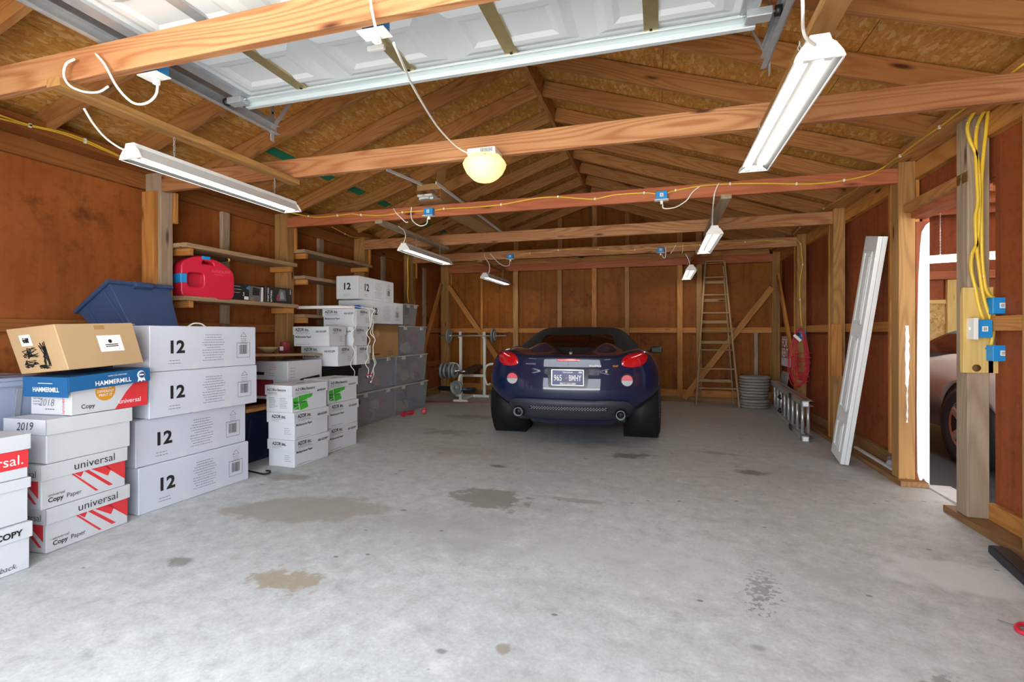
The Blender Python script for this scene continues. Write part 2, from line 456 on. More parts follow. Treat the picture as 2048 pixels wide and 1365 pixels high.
def xbeam(parent, name, y0, y1, z0, z1, x0, x1, m):
    return board(name, (x0, (y0 + y1) / 2, (z0 + z1) / 2), (x1, (y0 + y1) / 2, (z0 + z1) / 2), z1 - z0, y1 - y0, M[m], parent)

WL = wall('wall_left', (-4.24, YF, 0), (-4.17, YB + .1, 2.75), M['hard'])
sheets(WL, 'x', -4.155, YF, 3.15, 0.0, 2.72, M['hard'], 3.5); sheets(WL, 'x', -4.155, 3.15, YB, 0.0, 2.72, M['hard'], 1.48)
for y0, y1, z0, z1, m in ((YF, YB, 1.18, 1.268, 'girt_dark'), (YF, YB, .0, .14, 'sill'), (YF, YB, 2.37, 2.497, 'girt_dark'), (YF, YB, .55, .64, 'girt_dark')):
    ybeam(WL, 'girt', -4.147, -4.105, z0, z1, y0, y1, m)
ybeam(WL, 'top_plate', -4.12, -3.95, 2.50, 2.585, YF, YB, 'girt_dark')
for i, y in enumerate((.1,) + BAYS + (8.95,)):
    vpost(WL, -4.10, -3.93, y - .005, y + .10, 0, 2.5, ('post', 'post', 'grey_wood', 'post', 'post', 'post', 'post')[i])
    if i == 2: vpost(WL, -4.09, -3.96, y - .045, y - .006, 0 if i != 2 else .2, 2.34, 'girt', 'scab_board')
    vpost(WL, -4.09, -3.91, y + .101, y + .135, 2.1, 2.36, 'girt', 'scab_board')
    if 1 < i < 6: vpost(WL, -4.145, -4.105, y + .76, y + .85, .14, 2.37, 'grey_wood', 'stud')
board('corner_brace', (-4.06, 8.9, 2.14), (-4.06, 7.72, .25), .09, .035, M['girt'], WL, up=(0, 1, 0))

WR = wall('wall_right', (1.975, YF, 0), (2.02, 3.70, 2.75), M['hard_dark'])
struct(WR); WR2 = wall('wall_right_rear', (1.975, 4.60, 0), (2.02, YB + .1, 2.75), M['hard_dark'])
WR3 = wall('wall_right_header', (1.975, 3.70, 2.10), (2.02, 4.60, 2.75), M['hard_dark'])
sheets(WR, 'x', 1.963, YF, 3.70, 0, 2.72, M['hard_dark'], 1.3)
sheets(WR2, 'x', 1.963, 4.62, YB, 0, 2.72, M['hard_dark'], 1.45)
sheets(WR3, 'x', 1.963, 3.70, 4.62, 2.12, 2.72, M['hard_dark'], .92)
for par, y0, y1 in ((WR, YF, 3.70), (WR2, 4.66, YB)):
    ybeam(par, 'girt', 1.905, 1.955, 1.185, 1.272, y0, y1, 'girt')
    ybeam(par, 'girt', 1.90, 1.955, 2.36, 2.49, y0, y1, 'girt')
ybeam(WR3, 'girt', 1.90, 1.955, 2.36, 2.49, 3.70, 4.66, 'girt')
ybeam(WR2, 'sill', 1.775, 1.955, 0, .042, 4.46, YB, 'sill')
ybeam(WR2, 'base_board', 1.905, 1.955, .042, .15, 4.66, YB, 'sill')
ybeam(WR, 'sill', 1.80, 1.955, 0, .042, YF, 3.93, 'sill')
ybeam(WR, 'base_board', 1.92, 1.955, .042, .145, YF, 3.69, 'girt')
ybeam(WR2, 'top_plate', 1.78, 1.92, 2.50, 2.585, YF, YB, 'rafter')
for i, y in enumerate((.1, 1.62, 3.10)): vpost(WR, 1.81, 1.92, y, y + .11, .042, 2.5, 'post')
vpost(WR, 1.82, 1.93, 3.70, 3.82, .042, 2.5, 'grey_wood')
for i, y in enumerate((4.53, 6.02, 7.45, 8.93)):
    vpost(WR2, 1.79, 1.90, y, y + .12, .042, 2.5, 'post')
    if i: vpost(WR2, 1.785, 1.80, y + .121, y + .16, .042, 2.35, 'girt', 'scab_board')
vpost(WR2, 1.80, 1.90, 4.70, 4.74, .2, 2.42, 'girt', 'stud'); vpost(WR2, 1.902, 1.94, 4.56, 4.64, .042, 2.42, 'girt', 'stud')
ybeam(WR3, 'header', 1.87, 1.99, 2.055, 2.14, 3.78, 4.58, 'tie_red')
ybeam(WR3, 'header', 1.82, 1.868, 2.10, 2.17, 3.70, 4.53, 'rafter')
# painted jamb of the opening
jamb = struct(box('trim_1', (1.905, 4.535, 0), (1.99, 4.57, 2.03), M['hard_dark']))
prism('white_paint', [(1.912, .10), (1.93, .02), (1.95, .06), (1.99, .004), (1.99, 2.02), (1.965, 2.0), (1.94, 1.95), (1.93, 1.85), (1.918, 1.6), (1.912, 1.2), (1.908, .6)], 4.530, 4.536, M['white_paint'], jamb)
prism('paint_smear', [(1.845 + random.uniform(-.004, .004) + s_ * (.012 if z > .75 else .005), z) for s_, zs in ((1, [.48 + .03 * k for k in range(26)]), (-1, [1.23 - .03 * k for k in range(26)])) for z in zs], 4.526, 4.531, M['white_paint'], WR2)
board('nailer', (1.81, 5.995, .72), (1.81, 5.995, 1.27), .10, .03, M['girt'], WR2, up=(1, 0, 0))
board('corner_brace', (1.86, 8.9, 2.12), (1.86, 7.72, .45), .09, .035, M['girt'], WR2, up=(0, 1, 0))
thr = struct(box('trim_2', (1.955, 3.82, 0), (2.12, 4.53, .012), M['white_paint']))
thr.data.materials[0] = plain('pale_threshold', 'c6c8c8', .7, var=.12, sc_=10)

WB = struct(mobj('wall_back', *(lambda p: ([(x, y, z) for y in (9.08, 9.16) for x, z in p], [tuple(range(5)), tuple(range(9, 4, -1))] + [(i, (i + 1) % 5, 5 + (i + 1) % 5, 5 + i) for i in range(5)]))([(-4.24, 0), (2.02, 0), (2.02, 2.7), (RX, 3.7), (-4.24, 2.7)]), M['hard_back']))
sheets(WB, 'y', 9.062, -4.15, 1.96, 0, 2.42, M['hard_back'], 1.22)
for a, b in ((-4.15, -2.6), (-2.6, RX), (RX, .4), (.4, 1.96)):
    n_ = [(a + .002, 2.42), (b - .002, 2.42), (b - .002, under(b) + rt - .01), (a + .002, under(a) + rt - .01)]
    prism('gable_panel', n_, 9.056, 9.068, M['hard_back'], WB)
xbeam(WB, 'girt', 9.0, 9.055, 1.18, 1.268, -4.1, 1.9, 'girt')
xbeam(WB, 'sill', 8.95, 9.055, 0, .09, -4.1, 1.9, 'sill'); xbeam(WB, 'base_board', 9.0, 9.055, .09, .2, -4.1, 1.9, 'girt')
xbeam(WB, 'top_plate', 8.94, 9.05, 2.34, 2.47, -3.95, 1.85, 'tie_red'); xbeam(WB, 'top_plate', 8.95, 9.05, 2.472, 2.56, -3.95, 1.75, 'rafter')
for x, wd, m in ((-3.25, .04, 'girt'), (-2.57, .095, 'post'), (-1.73, .08, 'post'), (-1.10, .085, 'girt'), (-.525, .075, 'post'), (.36, .09, 'girt'), (.67, .09, 'post'), (1.55, .06, 'grey_wood')):
    vpost(WB, x - wd / 2, x + wd / 2, 8.95, 8.998, .09, 1.18 if x == 1.55 else 2.34, m, 'stud')
    vpost(WB, x - wd / 2, x + wd / 2, 8.99, 9.045, 2.56, under(x) + .15, 'rafter', 'gable_stud')
vpost(WB, 1.78, 1.87, 8.93, 8.949, 0.05, 2.34, 'post', 'post')
board('corner_brace', (-3.93, 8.93, 2.10), (-2.72, 8.93, .42), .09, .035, M['girt'], WB, up=(1, 0, 0))
board('corner_brace', (1.78, 8.93, 1.92), (.42, 8.93, .06), .095, .035, M['girt'], WB, up=(1, 0, 0))

WF = struct(boxes('wall_front', [((-4.24, -.33, 0), (-2.62, -.25, 2.75)), ((.70, -.33, 0), (2.02, -.25, 2.75)), ((-2.62, -.33, 2.32), (.70, -.25, 2.75))], M['hard']))
prism('gable_panel', [(-3.9, 2.6), (1.7, 2.6), (RX, 3.66)], -.33, -.25, M['hard'], WF)
# --- neighbouring bay seen through the side opening
F2 = struct(box('floor_side_bay', (2.02, -.4, -.14), (7.2, 9.3, -.025), M['asphalt']))
W2 = struct(box('wall_side_bay_rear', (2.02, 9.1, -.02), (7.2, 9.2, 3.4), M['hard_dark']))
for k in range(4): box('osb_panel', (2.05 + 1.22 * k, 9.075, 0), (3.265 + 1.22 * k, 9.09, 1.62), M['osb_pale'], W2)
xbeam(W2, 'ledger', 9.04, 9.09, 1.62, 1.68, 2.1, 7, 'fresh'); xbeam(W2, 'ledger', 8.9, 9.0, 1.98, 2.10, 2.1, 7, 'tie_red')
vpost(W2, 4.18, 4.30, 9.0, 9.06, 0, 1.98, 'fresh', 'stud'); vpost(W2, 2.9, 3.0, 9.0, 9.06, 0, 1.98, 'fresh', 'stud')
W3 = struct(box('wall_side_bay_right', (7.1, -.3, -.02), (7.2, 9.2, 3.4), M['hard_dark']))
C2 = struct(box('ceiling_side_bay', (2.02, -.3, 3.0), (7.2, 9.2, 3.06), M['hard_dark']))
for k in range(11): xbeam(C2, 'rafter', 2.2 + .62 * k, 2.25 + .62 * k, 2.84, 3.0, 2.03, 7.1, 'tie_red')
PTS = {
    'tie3_left': [(-3.91, 4.54, 2.506), (-3.648, 4.54, 2.444), (-3.501, 4.54, 2.426), (-3.281, 4.54, 2.43), (-3.108, 4.54, 2.435), (-2.993, 4.54, 2.416), (-2.738, 4.54, 2.394), (-2.507, 4.54, 2.409), (-2.259, 4.54, 2.407)],
    'tie3_mid': [(-2.144, 4.54, 2.404), (-2.046, 4.54, 2.412), (-1.763, 4.54, 2.406), (-1.449, 4.54, 2.41), (-1.142, 4.54, 2.442), (-0.893, 4.54, 2.441), (-0.699, 4.54, 2.412), (-0.551, 4.54, 2.396), (-0.372, 4.54, 2.419), (-0.119, 4.54, 2.416), (-0.017, 4.54, 2.399)],
    'tie3_right': [(0.08, 4.54, 2.4), (0.146, 4.54, 2.417), (0.356, 4.54, 2.438), (0.584, 4.54, 2.436), (0.821, 4.54, 2.42), (1.086, 4.54, 2.393), (1.258, 4.54, 2.383), (1.424, 4.54, 2.392), (1.596, 4.54, 2.421), (1.71, 4.54, 2.481)],
    'tie5': [(-2.096, 7.455, 2.405), (-1.909, 7.455, 2.417), (-1.639, 7.455, 2.417), (-1.462, 7.455, 2.442), (-1.137, 7.455, 2.441), (-0.857, 7.455, 2.424), (-0.612, 7.455, 2.395), (-0.327, 7.455, 2.392), (-0.127, 7.455, 2.413), (0.028, 7.455, 2.398), (0.199, 7.455, 2.411), (0.569, 7.455, 2.421), (0.831, 7.455, 2.422), (1.151, 7.455, 2.433), (1.4, 7.455, 2.434), (1.651, 7.455, 2.434)],
    'right_plate': [(1.772, 7.585, 2.519), (1.772, 7.237, 2.55), (1.772, 6.408, 2.58), (1.772, 6.266, 2.562), (1.772, 5.621, 2.529), (1.772, 5.02, 2.509), (1.772, 4.704, 2.53), (1.772, 4.463, 2.526), (1.772, 4.172, 2.532), (1.772, 3.91, 2.524), (1.772, 3.666, 2.527), (1.772, 3.484, 2.525), (1.772, 3.128, 2.531)],
    'right_drop': [(1.785, 7.589, 2.519), (1.785, 7.266, 2.334), (1.785, 7.219, 2.189), (1.785, 7.173, 2.054), (1.785, 7.29, 1.872), (1.785, 7.29, 1.61), (1.785, 7.243, 1.334), (1.785, 7.219, 1.269)],
    'left_plate': [(-3.94, 2.06, 2.532), (-3.94, 2.214, 2.534), (-3.94, 2.383, 2.558), (-3.94, 2.538, 2.558), (-3.94, 2.778, 2.526)],
    'left_plate2': [(-3.94, 2.06, 2.513), (-3.94, 2.214, 2.528), (-3.94, 2.383, 2.548), (-3.94, 2.538, 2.544), (-3.94, 2.778, 2.518)],
    'left_run': [(-3.94, 5.341, 2.513), (-3.94, 5.611, 2.477), (-3.94, 5.834, 2.473), (-3.94, 6.199, 2.526)],
    'left_drop': [(-3.92, 7.298, 2.458), (-3.92, 7.264, 2.289), (-3.92, 7.281, 2.046), (-3.92, 7.264, 1.8), (-3.92, 7.298, 1.671)],
    'post_a': [(1.844, 3.655, 2.53), (1.799, 3.655, 2.436), (1.807, 3.655, 2.347), (1.844, 3.655, 2.232), (1.857, 3.655, 2.077), (1.857, 3.655, 1.911), (1.847, 3.655, 1.728), (1.82, 3.655, 1.645), (1.817, 3.655, 1.551), (1.837, 3.655, 1.445), (1.854, 3.655, 1.339), (1.876, 3.655, 1.252)],
    'post_b': [(1.889, 3.655, 2.524), (1.844, 3.655, 2.409), (1.839, 3.655, 2.244), (1.849, 3.655, 1.966), (1.837, 3.655, 1.87), (1.843, 3.655, 1.692), (1.857, 3.655, 1.55), (1.871, 3.655, 1.423), (1.901, 3.655, 1.282), (1.925, 3.655, 1.218), (1.913, 3.655, 1.093)],
    'post_c': [(1.901, 3.655, 2.523), (1.876, 3.655, 2.24), (1.867, 3.655, 2.076), (1.867, 3.655, 1.832), (1.869, 3.655, 1.658), (1.878, 3.655, 1.516), (1.895, 3.655, 1.417), (1.93, 3.655, 1.377)],
    'opener_cord': [(-1.021, 1.6, 2.509), (-1.015, 1.6, 2.398), (-0.996, 1.6, 2.302), (-0.983, 1.62, 2.242)],
    'opener_cord2': [(-0.954, 1.66, 2.263), (-0.977, 1.75, 2.26), (-1.062, 2.0, 2.295), (-1.142, 2.3, 2.325), (-1.196, 2.6, 2.335), (-1.193, 2.85, 2.325), (-1.137, 2.98, 2.311)],
    'lampL1_cord': [(-2.125, 1.66, 2.289), (-2.137, 1.66, 2.229), (-2.183, 1.65, 2.193), (-2.236, 1.63, 2.195), (-2.284, 1.6, 2.254), (-2.36, 1.6, 2.365), (-2.415, 1.6, 2.423)],
    'lampL1_loop': [(-2.548, 1.6, 2.421), (-2.587, 1.59, 2.399), (-2.603, 1.59, 2.351), (-2.58, 1.6, 2.303), (-2.546, 1.64, 2.289), (-2.516, 1.68, 2.304), (-2.455, 1.68, 2.321)],
    'lampL1_cord2': [(-2.677, 1.72, 2.265), (-2.696, 1.77, 2.219), (-2.728, 1.85, 2.179), (-2.737, 1.93, 2.154), (-2.713, 1.97, 2.148)],
    'lampR1_cord': [(0.403, 1.62, 2.198), (0.414, 1.66, 2.134), (0.437, 1.75, 2.132), (0.458, 1.8, 2.125), (0.505, 1.88, 2.138)],
    'boxA_cord1': [(-2.604, 4.53, 2.454), (-2.57, 4.53, 2.401), (-2.513, 4.53, 2.346), (-2.462, 4.53, 2.302), (-2.439, 4.53, 2.305)],
    'boxA_cord2': [(-2.221, 4.53, 2.331), (-2.232, 4.53, 2.272), (-2.304, 4.53, 2.256), (-2.383, 4.53, 2.307), (-2.405, 4.53, 2.374), (-2.4, 4.53, 2.455)],
    'L2_cord': [(-2.643, 4.7, 2.307), (-2.632, 4.8, 2.279), (-2.669, 4.9, 2.229), (-2.738, 4.97, 2.173), (-2.774, 5.0, 2.129)],
    'boxB_cord': [(0.038, 4.53, 2.305), (0.05, 4.53, 2.264), (0.142, 4.53, 2.267), (0.232, 4.53, 2.316), (0.285, 4.53, 2.386), (0.35, 4.53, 2.436)],
    'R2_cord': [(0.497, 4.53, 2.449), (0.465, 4.53, 2.371), (0.455, 4.55, 2.292), (0.472, 4.8, 2.241), (0.492, 5.0, 2.182)],
    'L3_cord': [(-2.655, 7.45, 2.44), (-2.646, 7.45, 2.384), (-2.579, 7.45, 2.277), (-2.574, 7.46, 2.183), (-2.622, 7.5, 2.085)],
    'boxC_cord': [(-2.23, 7.45, 2.303), (-2.247, 7.45, 2.241), (-2.329, 7.45, 2.236), (-2.437, 7.45, 2.303), (-2.562, 7.45, 2.444)],
    'boxD_cord': [(0.055, 7.45, 2.309), (0.076, 7.45, 2.258), (0.103, 7.45, 2.278), (0.11, 7.45, 2.443)],
    'R3_cord': [(0.375, 7.45, 2.302), (0.416, 7.46, 2.216), (0.452, 7.5, 2.099)],
    'boxD_hook1': [(0.247, 7.45, 2.437), (0.199, 7.45, 2.353), (0.165, 7.45, 2.312)],
    'boxD_hook2': [(0.341, 7.45, 2.432), (0.341, 7.45, 2.361), (0.328, 7.45, 2.311)],
}
# ---------------------------------------------------------------- shop lights
M['reflector'] = plain('satin_reflector', '3a3b3a', .5, var=.04)
LP = [(-.078, 0), (-.072, 0), (-.036, .04), (.036, .04), (.072, 0), (.078, 0), (.043, .052), (.036, .06), (.036, .08), (-.036, .08), (-.036, .06), (-.043, .052)]
CAPP = [(-.079, 0), (.079, 0), (.072, .02), (.05, .052), (.038, .06), (.03, .084), (-.03, .084), (-.038, .06), (-.05, .052), (-.072, .02)]
def chain(parent, x, y, z0, z1):
    vs, fs = [], []; n = max(3, int((z1 - z0) / .017)); st = (z1 - z0) / n
    for i in range(n):
        c = z0 + (i + .5) * st; pts = []
        for j in range(8):
            q = 6.283 * j / 8; a = .0055 * math.cos(q); b = (st * .62) * math.sin(q)
            pts.append((x + (a if i % 2 else 0), y + (0 if i % 2 else a), c + b))
        v, f = tube_data(pts, .0014, 4, True); k = len(vs); vs += v; fs += [tuple(t + k for t in q) for q in f]
    mobj('chain', vs, fs, M['galv'], parent, True)
def lamp(label, x, y0, y1, z, cords, ztop=2.30, chains=(.2, .85), led='led'):
    t = T('shop_light', label, 'ceiling light', (x, (y0 + y1) / 2, z), group='hanging shop lights')
    h = (y1 - y0) / 2
    prism('housing', LP, -h, h, M['white_paint'], t)
    rf = boxes('reflector', [((-.034, -h + .002, .034), (.034, h - .002, .0395))], M['reflector'], t)
    for s_ in (-1, 1): mobj('reflector', [(s_ * .035, -h + .002, .0385), (s_ * .0705, -h + .002, .0015), (s_ * .0705, h - .002, .0015), (s_ * .035, h - .002, .0385)], [(0, 1, 2, 3)], M['reflector'], t)
    prism('end_cap', CAPP, -h - .012, -h, M['white_plastic'], t, bevel=.003); prism('end_cap', CAPP, h, h + .012, M['white_plastic'], t, bevel=.003)
    for s_ in (-.031, .031):
        o = tube('led_tube', [(s_, -h + .03, .020), (s_, h - .03, .020)], .0105, M[led], t, 10)
        for e in (-1, 1): box('tube_holder', (s_ - .013, e * h * .985 - .012, .004), (s_ + .013, e * h * .985 + .012, .04), M['white_plastic'], o)
    for c in chains:
        y = -h + 2 * h * c; chain(t, 0, y, .08, ztop - z)
        box('chain_hook', (-.008, y - .008, .078), (.008, y + .008, .09), M['galv'], t)
    for key in cords:
        pts = [Vector(p) - Vector((x, (y0 + y1) / 2, z)) for p in PTS[key]]
        tube('power_cord', pts, .0055, M['cord_white'], t, 6, k=5)
    return t
lamp('white shop light nearest on the left, hanging by chains before the first post', -2.68, 1.95, 3.15, 2.095, ['lampL1_cord', 'lampL1_loop', 'lampL1_cord2'])
lamp('large white twin-tube shop light nearest on the right', .525, 1.91, 3.12, 2.10, ['lampR1_cord'])
lamp('shop light hanging over the stacked boxes, second on the left', -2.735, 4.98, 6.18, 2.10, ['L2_cord', 'boxA_cord1', 'boxA_cord2'], chains=(.25, .8))
lamp('shop light in the middle of the right row, over the blue car', .51, 5.0, 6.18, 2.10, ['R2_cord', 'boxB_cord'], chains=(.25, .8))
lamp('shop light over the weight bench, last on the left', -2.65, 7.45, 8.65, 2.055, ['L3_cord', 'boxC_cord'], chains=(.2, .8))
lamp('shop light by the wooden stepladder, last on the right', .45, 7.45, 8.7, 2.06, ['R3_cord', 'boxD_cord', 'boxD_hook1', 'boxD_hook2'], chains=(.2, .8))
t = lamp('shop light in the side bay seen through the doorway', 3.55, 6.2, 7.4, 2.0, [], ztop=2.995, led='led_side')
t.rotation_euler = (0, 0, R(70))
lamp('added shop light, hidden above the side doorway to brighten the side bay', 2.75, 4.3, 5.5, 2.5, [], ztop=2.84, chains=(.335, .85), led='led_side')  # extra lamp, out of view, added only to brighten the side bay
lamp('added shop light brightening the silver car in the side bay', 2.7, 6.0, 7.2, 2.5, [], ztop=2.84, chains=(.455, .97), led='led_side')  # another added lamp, there to lift the dark flank of the silver car

# cream dome light on the second tie beam
t = T('dome_light', 'cream glowing dome light on a white vented base under the tie beam', 'ceiling light', (-1.075, 3.02, 2.15))
lathe('diffuser', [(.0, 0), (.05, .004), (.085, .02), (.115, .05), (.135, .09), (.142, .115), (.13, .14), (.118, .155)], M['dome'], t, 8).rotation_euler = (0, 0, R(22))
b = box('base', (-.095, -.075, .155), (.095, .08, .20), M['white_plastic'], t, .01)
for k in range(9): box('vent_slot', (.0 + .009 * k, -.0765, .165), (.004 + .009 * k, -.074, .19), M['darkhole'], b)
box('maker_mark', (.035, -.137, .105), (.052, -.1335, .122), M['ink'], t).rotation_euler = (R(-6), 0, 0)
for key in ('opener_cord2', 'opener_cord'): tube('power_cord', [Vector(p) - Vector((-1.075, 3.02, 2.15)) for p in PTS[key]], .0055, M['cord_white'], t, 6, k=5)

# ---------------------------------------------------------------- overhead garage door and its tracks
gd = T('garage_door', 'white sectional garage door drawn up under the roof', 'garage door', (-.96, 0, 2.53))
W_ = 1.365
for k in range(5):
    y1 = 2.36 - .52 * k; y0 = y1 - .515
    if y1 < -.3: break
    s_ = box('door_section', (-W_, y0, .012), (W_, y1, .05), M['doorskin'], gd, .003)
    for j in range(4):
        a = -W_ + .10 + j * .655; b_ = a + .565
        f_, g_, e = y0 + .075, y1 - .075, .045
        vs = [(a, f_, .012), (b_, f_, .012), (b_, g_, .012), (a, g_, .012), (a + e, f_ + e, -.004), (b_ - e, f_ + e, -.004), (b_ - e, g_ - e, -.004), (a + e, g_ - e, -.004)]
        vs += [(a + e * 1.7, f_ + e * 1.7, -.004), (b_ - e * 1.7, f_ + e * 1.7, -.004), (b_ - e * 1.7, g_ - e * 1.7, -.004), (a + e * 1.7, g_ - e * 1.7, -.004)]
        vs += [(a + e * 2.3, f_ + e * 2.3, .006), (b_ - e * 2.3, f_ + e * 2.3, .006), (b_ - e * 2.3, g_ - e * 2.3, .006), (a + e * 2.3, g_ - e * 2.3, .006)]
        mobj('embossed_panel', vs, [(k * 4 + i, k * 4 + (i + 1) % 4, k * 4 + 4 + (i + 1) % 4, k * 4 + 4 + i) for k in range(3) for i in range(4)] + [(12, 13, 14, 15)], M['doorskin'], s_)
    for x in (-.93, -.27, .28, .93):
        st = box('stile', (x - .032, y0 + .01, -.006), (x + .032, y1 - .012, .006), M['brass'] if k == 0 else M['galv'], gd, .002)
        for yy in (y0 + .06, y1 - .07): box('screw', (x - .006, yy - .006, -.010), (x + .006, yy + .006, -.005), M['darkhole'], st)
    box('end_stile', (-W_, y0, -.006), (-W_ + .07, y1, .012), M['galv'], gd); box('end_stile', (W_ - .07, y0, -.006), (W_, y1, .012), M['galv'], gd)
    for sx in (-1, 1):
        h = box('roller_bracket', (sx * W_ - .05, y1 - .10, -.04), (sx * W_ + .05, y1 - .04, -.004), M['galv'], gd, .004)
        lathe('roller', [(.0, -.012), (.022, -.012), (.022, .012), (.0, .012)], M['black'], h, 16, 'x').location = (sx * (W_ + .075), y1 - .07, -.015)
        tube('roller_stem', [(sx * (W_ - .06), y1 - .07, -.015), (sx * (W_ + .08), y1 - .07, -.015)], .006, M['galv'], h, 6)
br = box('bottom_rail', (-W_, 2.345, -.035), (W_, 2.375, .06), M['doorrail'], gd, .004)
box('rail_lip', (-W_, 2.30, -.012), (W_, 2.345, .0), M['doorrail'], br, .002)
box('lift_handle', (-.36, 2.05, -.025), (-.27, 2.07, 0), M['white_plastic'], gd, .004)
for sx, lab in ((-1, 'galvanised garage door track on the left, ending by the roof slope'), (1, 'galvanised garage door track on the right, beside the shop light')):
    x = -.96 + sx * (W_ + .085)
    t = T('garage_door_track', lab, 'door track', (x, 2.72, 2.49), group='garage door tracks')
    a, b_ = sorted((sx * -.012, sx * .03))
    boxes('channel', [((min(0, sx * .028), -3.0, 0), (max(0, sx * .028), 0, .004)), ((min(0, sx * .028), -3.0, .052), (max(0, sx * .028), 0, .056)), ((sx * .028 - .002, -3.0, 0), (sx * .028 + .002, 0, .056))], M['galv'], t)
    boxes('angle_iron', [((sx * .03 - .002, -3.0, .056), (sx * .03 + .002, 0, .10)), ((sx * .03 - .03, -3.0, .098), (sx * .03 + .002, 0, .102))], M['galv'], t)
    board('hanger_strap', (sx * .035, -.03, -.05), (sx * .035, -.03, .55), .032, .004, M['galv'], t, up=(0, 1, 0))
    s_ = board('hanger_strap', (sx * .035, -.05, .0), (-sx * .05, .1, .32), .03, .004, M['galv'], t, up=(0, 1, 0))
    for k in range(5): box('bolt_hole', (sx * .033 - .003, -.036, .03 + .05 * k), (sx * .033 + .003, -.024, .045 + .05 * k), M['darkhole'], t)

# ---------------------------------------------------------------- yellow cable runs
def cable(label, keys, r=.006, clips=True):
    o = T('yellow_cable', label, 'cable', PTS[keys[0]][0], group='yellow electrical cables')
    for key in keys:
        pts = [Vector(p) - Vector(PTS[keys[0]][0]) for p in PTS[key]]
        tube('cable_run', pts, r, M['cable_y'], o, 6, k=6)
        if clips:
            for p in pts[1:-1:2]: box('cable_clip', p - Vector((.007, .008, .011)), p + Vector((.007, .008, .011)), M['white_plastic'], o, .002)
    return o
cable('yellow cable stapled along the third tie beam between its blue boxes', ['tie3_left', 'tie3_mid', 'tie3_right'])
cable('thin yellow cable along the rearmost tie beam', ['tie5'])
cable('yellow cable running along the right top plate under the roof edge', ['right_plate'])
cable('yellow cable hanging down the rear right post to the red cord', ['right_drop'])
cable('pair of yellow cables along the left top plate at the picture edge', ['left_plate', 'left_plate2'])
cable('yellow cable behind the third tie beam on the left plate', ['left_run'])
cable('yellow cable down the rear left post behind the plastic bins', ['left_drop'], .012)
cable('bundle of yellow cables looping down the grey doorway post', ['post_a', 'post_b', 'post_c'], .0105)

# ---------------------------------------------------------------- blue junction boxes
def jbox(label, loc, wdt=.095, hgt=.075, plate='bottom', d=.05):
    t = T('junction_box', label, 'junction box', loc, group='blue junction boxes')
    b = box('body', (-wdt / 2, -d, 0), (wdt / 2, 0, hgt), M['blue_pl'], t, .004)
    lb = box('sticker', (-.014, -d - .0012, hgt * .35), (.014, -d, hgt * .35 + .03), M['whiteprint'], b)
    for k in range(4): box('print_bar', (-.009, -d - .002, hgt * .35 + .006 + .005 * k), (.009, -d - .0012, hgt * .35 + .009 + .005 * k), M['ink_soft'], lb)
    if plate == 'bottom':
        box('cover_plate', (-wdt / 2 - .012, -d - .02, -.006), (wdt / 2 + .012, .0, 0), M['white_plastic'], t, .002)
        box('plug', (-.012, -.035, -.035), (.012, -.012, -.006), M['white_plastic'], t, .004)
    elif plate == 'side':
        pl = box('cover_plate', (-wdt / 2 - .022, -d - .012, -.012), (-wdt / 2, .0, hgt + .012), M['white_plastic'], t, .002)
        box('switch_toggle', (-wdt / 2 - .03, -d * .6, hgt * .42), (-wdt / 2 - .02, -d * .4, hgt * .6), M['white_plastic'], pl, .002)
    for e in (-1, 1): box('mounting_tab', (e * wdt / 2 - .005, -.012, hgt * .7), (e * wdt / 2 + .005, -.002, hgt * .85), M['blue_pl'], b)
    return t
jbox('blue box on the third tie beam, left one with a white plug below', (-2.2, 4.545, 2.348))
jbox('blue box on the third tie beam, right one near the middle of the roof', (.03, 4.545, 2.335))
jbox('small blue box on the rearmost tie beam, left one above the bench light', (-2.22, 7.462, 2.335))
jbox('small blue box on the rearmost tie beam, right one near the stepladder', (.035, 7.462, 2.33))
jbox('blue box behind the nearest tie beam, left, over a white plate', (-2.2, 1.735, 2.342))
jbox('blue box behind the nearest tie beam, centre, over a white plate', (-1.06, 1.735, 2.342))
jbox('topmost blue box beside the doorway post', (1.945, 3.68, 1.285), .095, .098, None, .07)
jbox('middle blue box with a white switch plate on the doorway post', (1.862, 3.672, 1.145), .075, .105, 'side', .06)
jbox('lowest blue box beside the doorway post', (1.948, 3.68, 1.005), .10, .095, None, .07)
t = T('mounting_block', 'yellowish fresh pine board screwed to the doorway post', 'board', (1.86, 3.69, .93))
board('plank', (-.0, 0, 0), (-.0, 0, .52), .15, .036, M['fresh'], t, up=(1, 0, 0)); board('plank', (.085, .0, 0), (.085, .0, .16), .075, .036, M['fresh'], t, up=(1, 0, 0))
lathe('knot', [(.0, -.021), (.022, -.0205), (.022, -.018)], plain('knot_brown', '6b4a2c', .7), t, 16, 'y').location = (-.01, 0, .03)
jbox('blue outlet box on the rear right post inside the red cord coil', (1.84, 7.44, 1.09), .08, .11, None, .05)
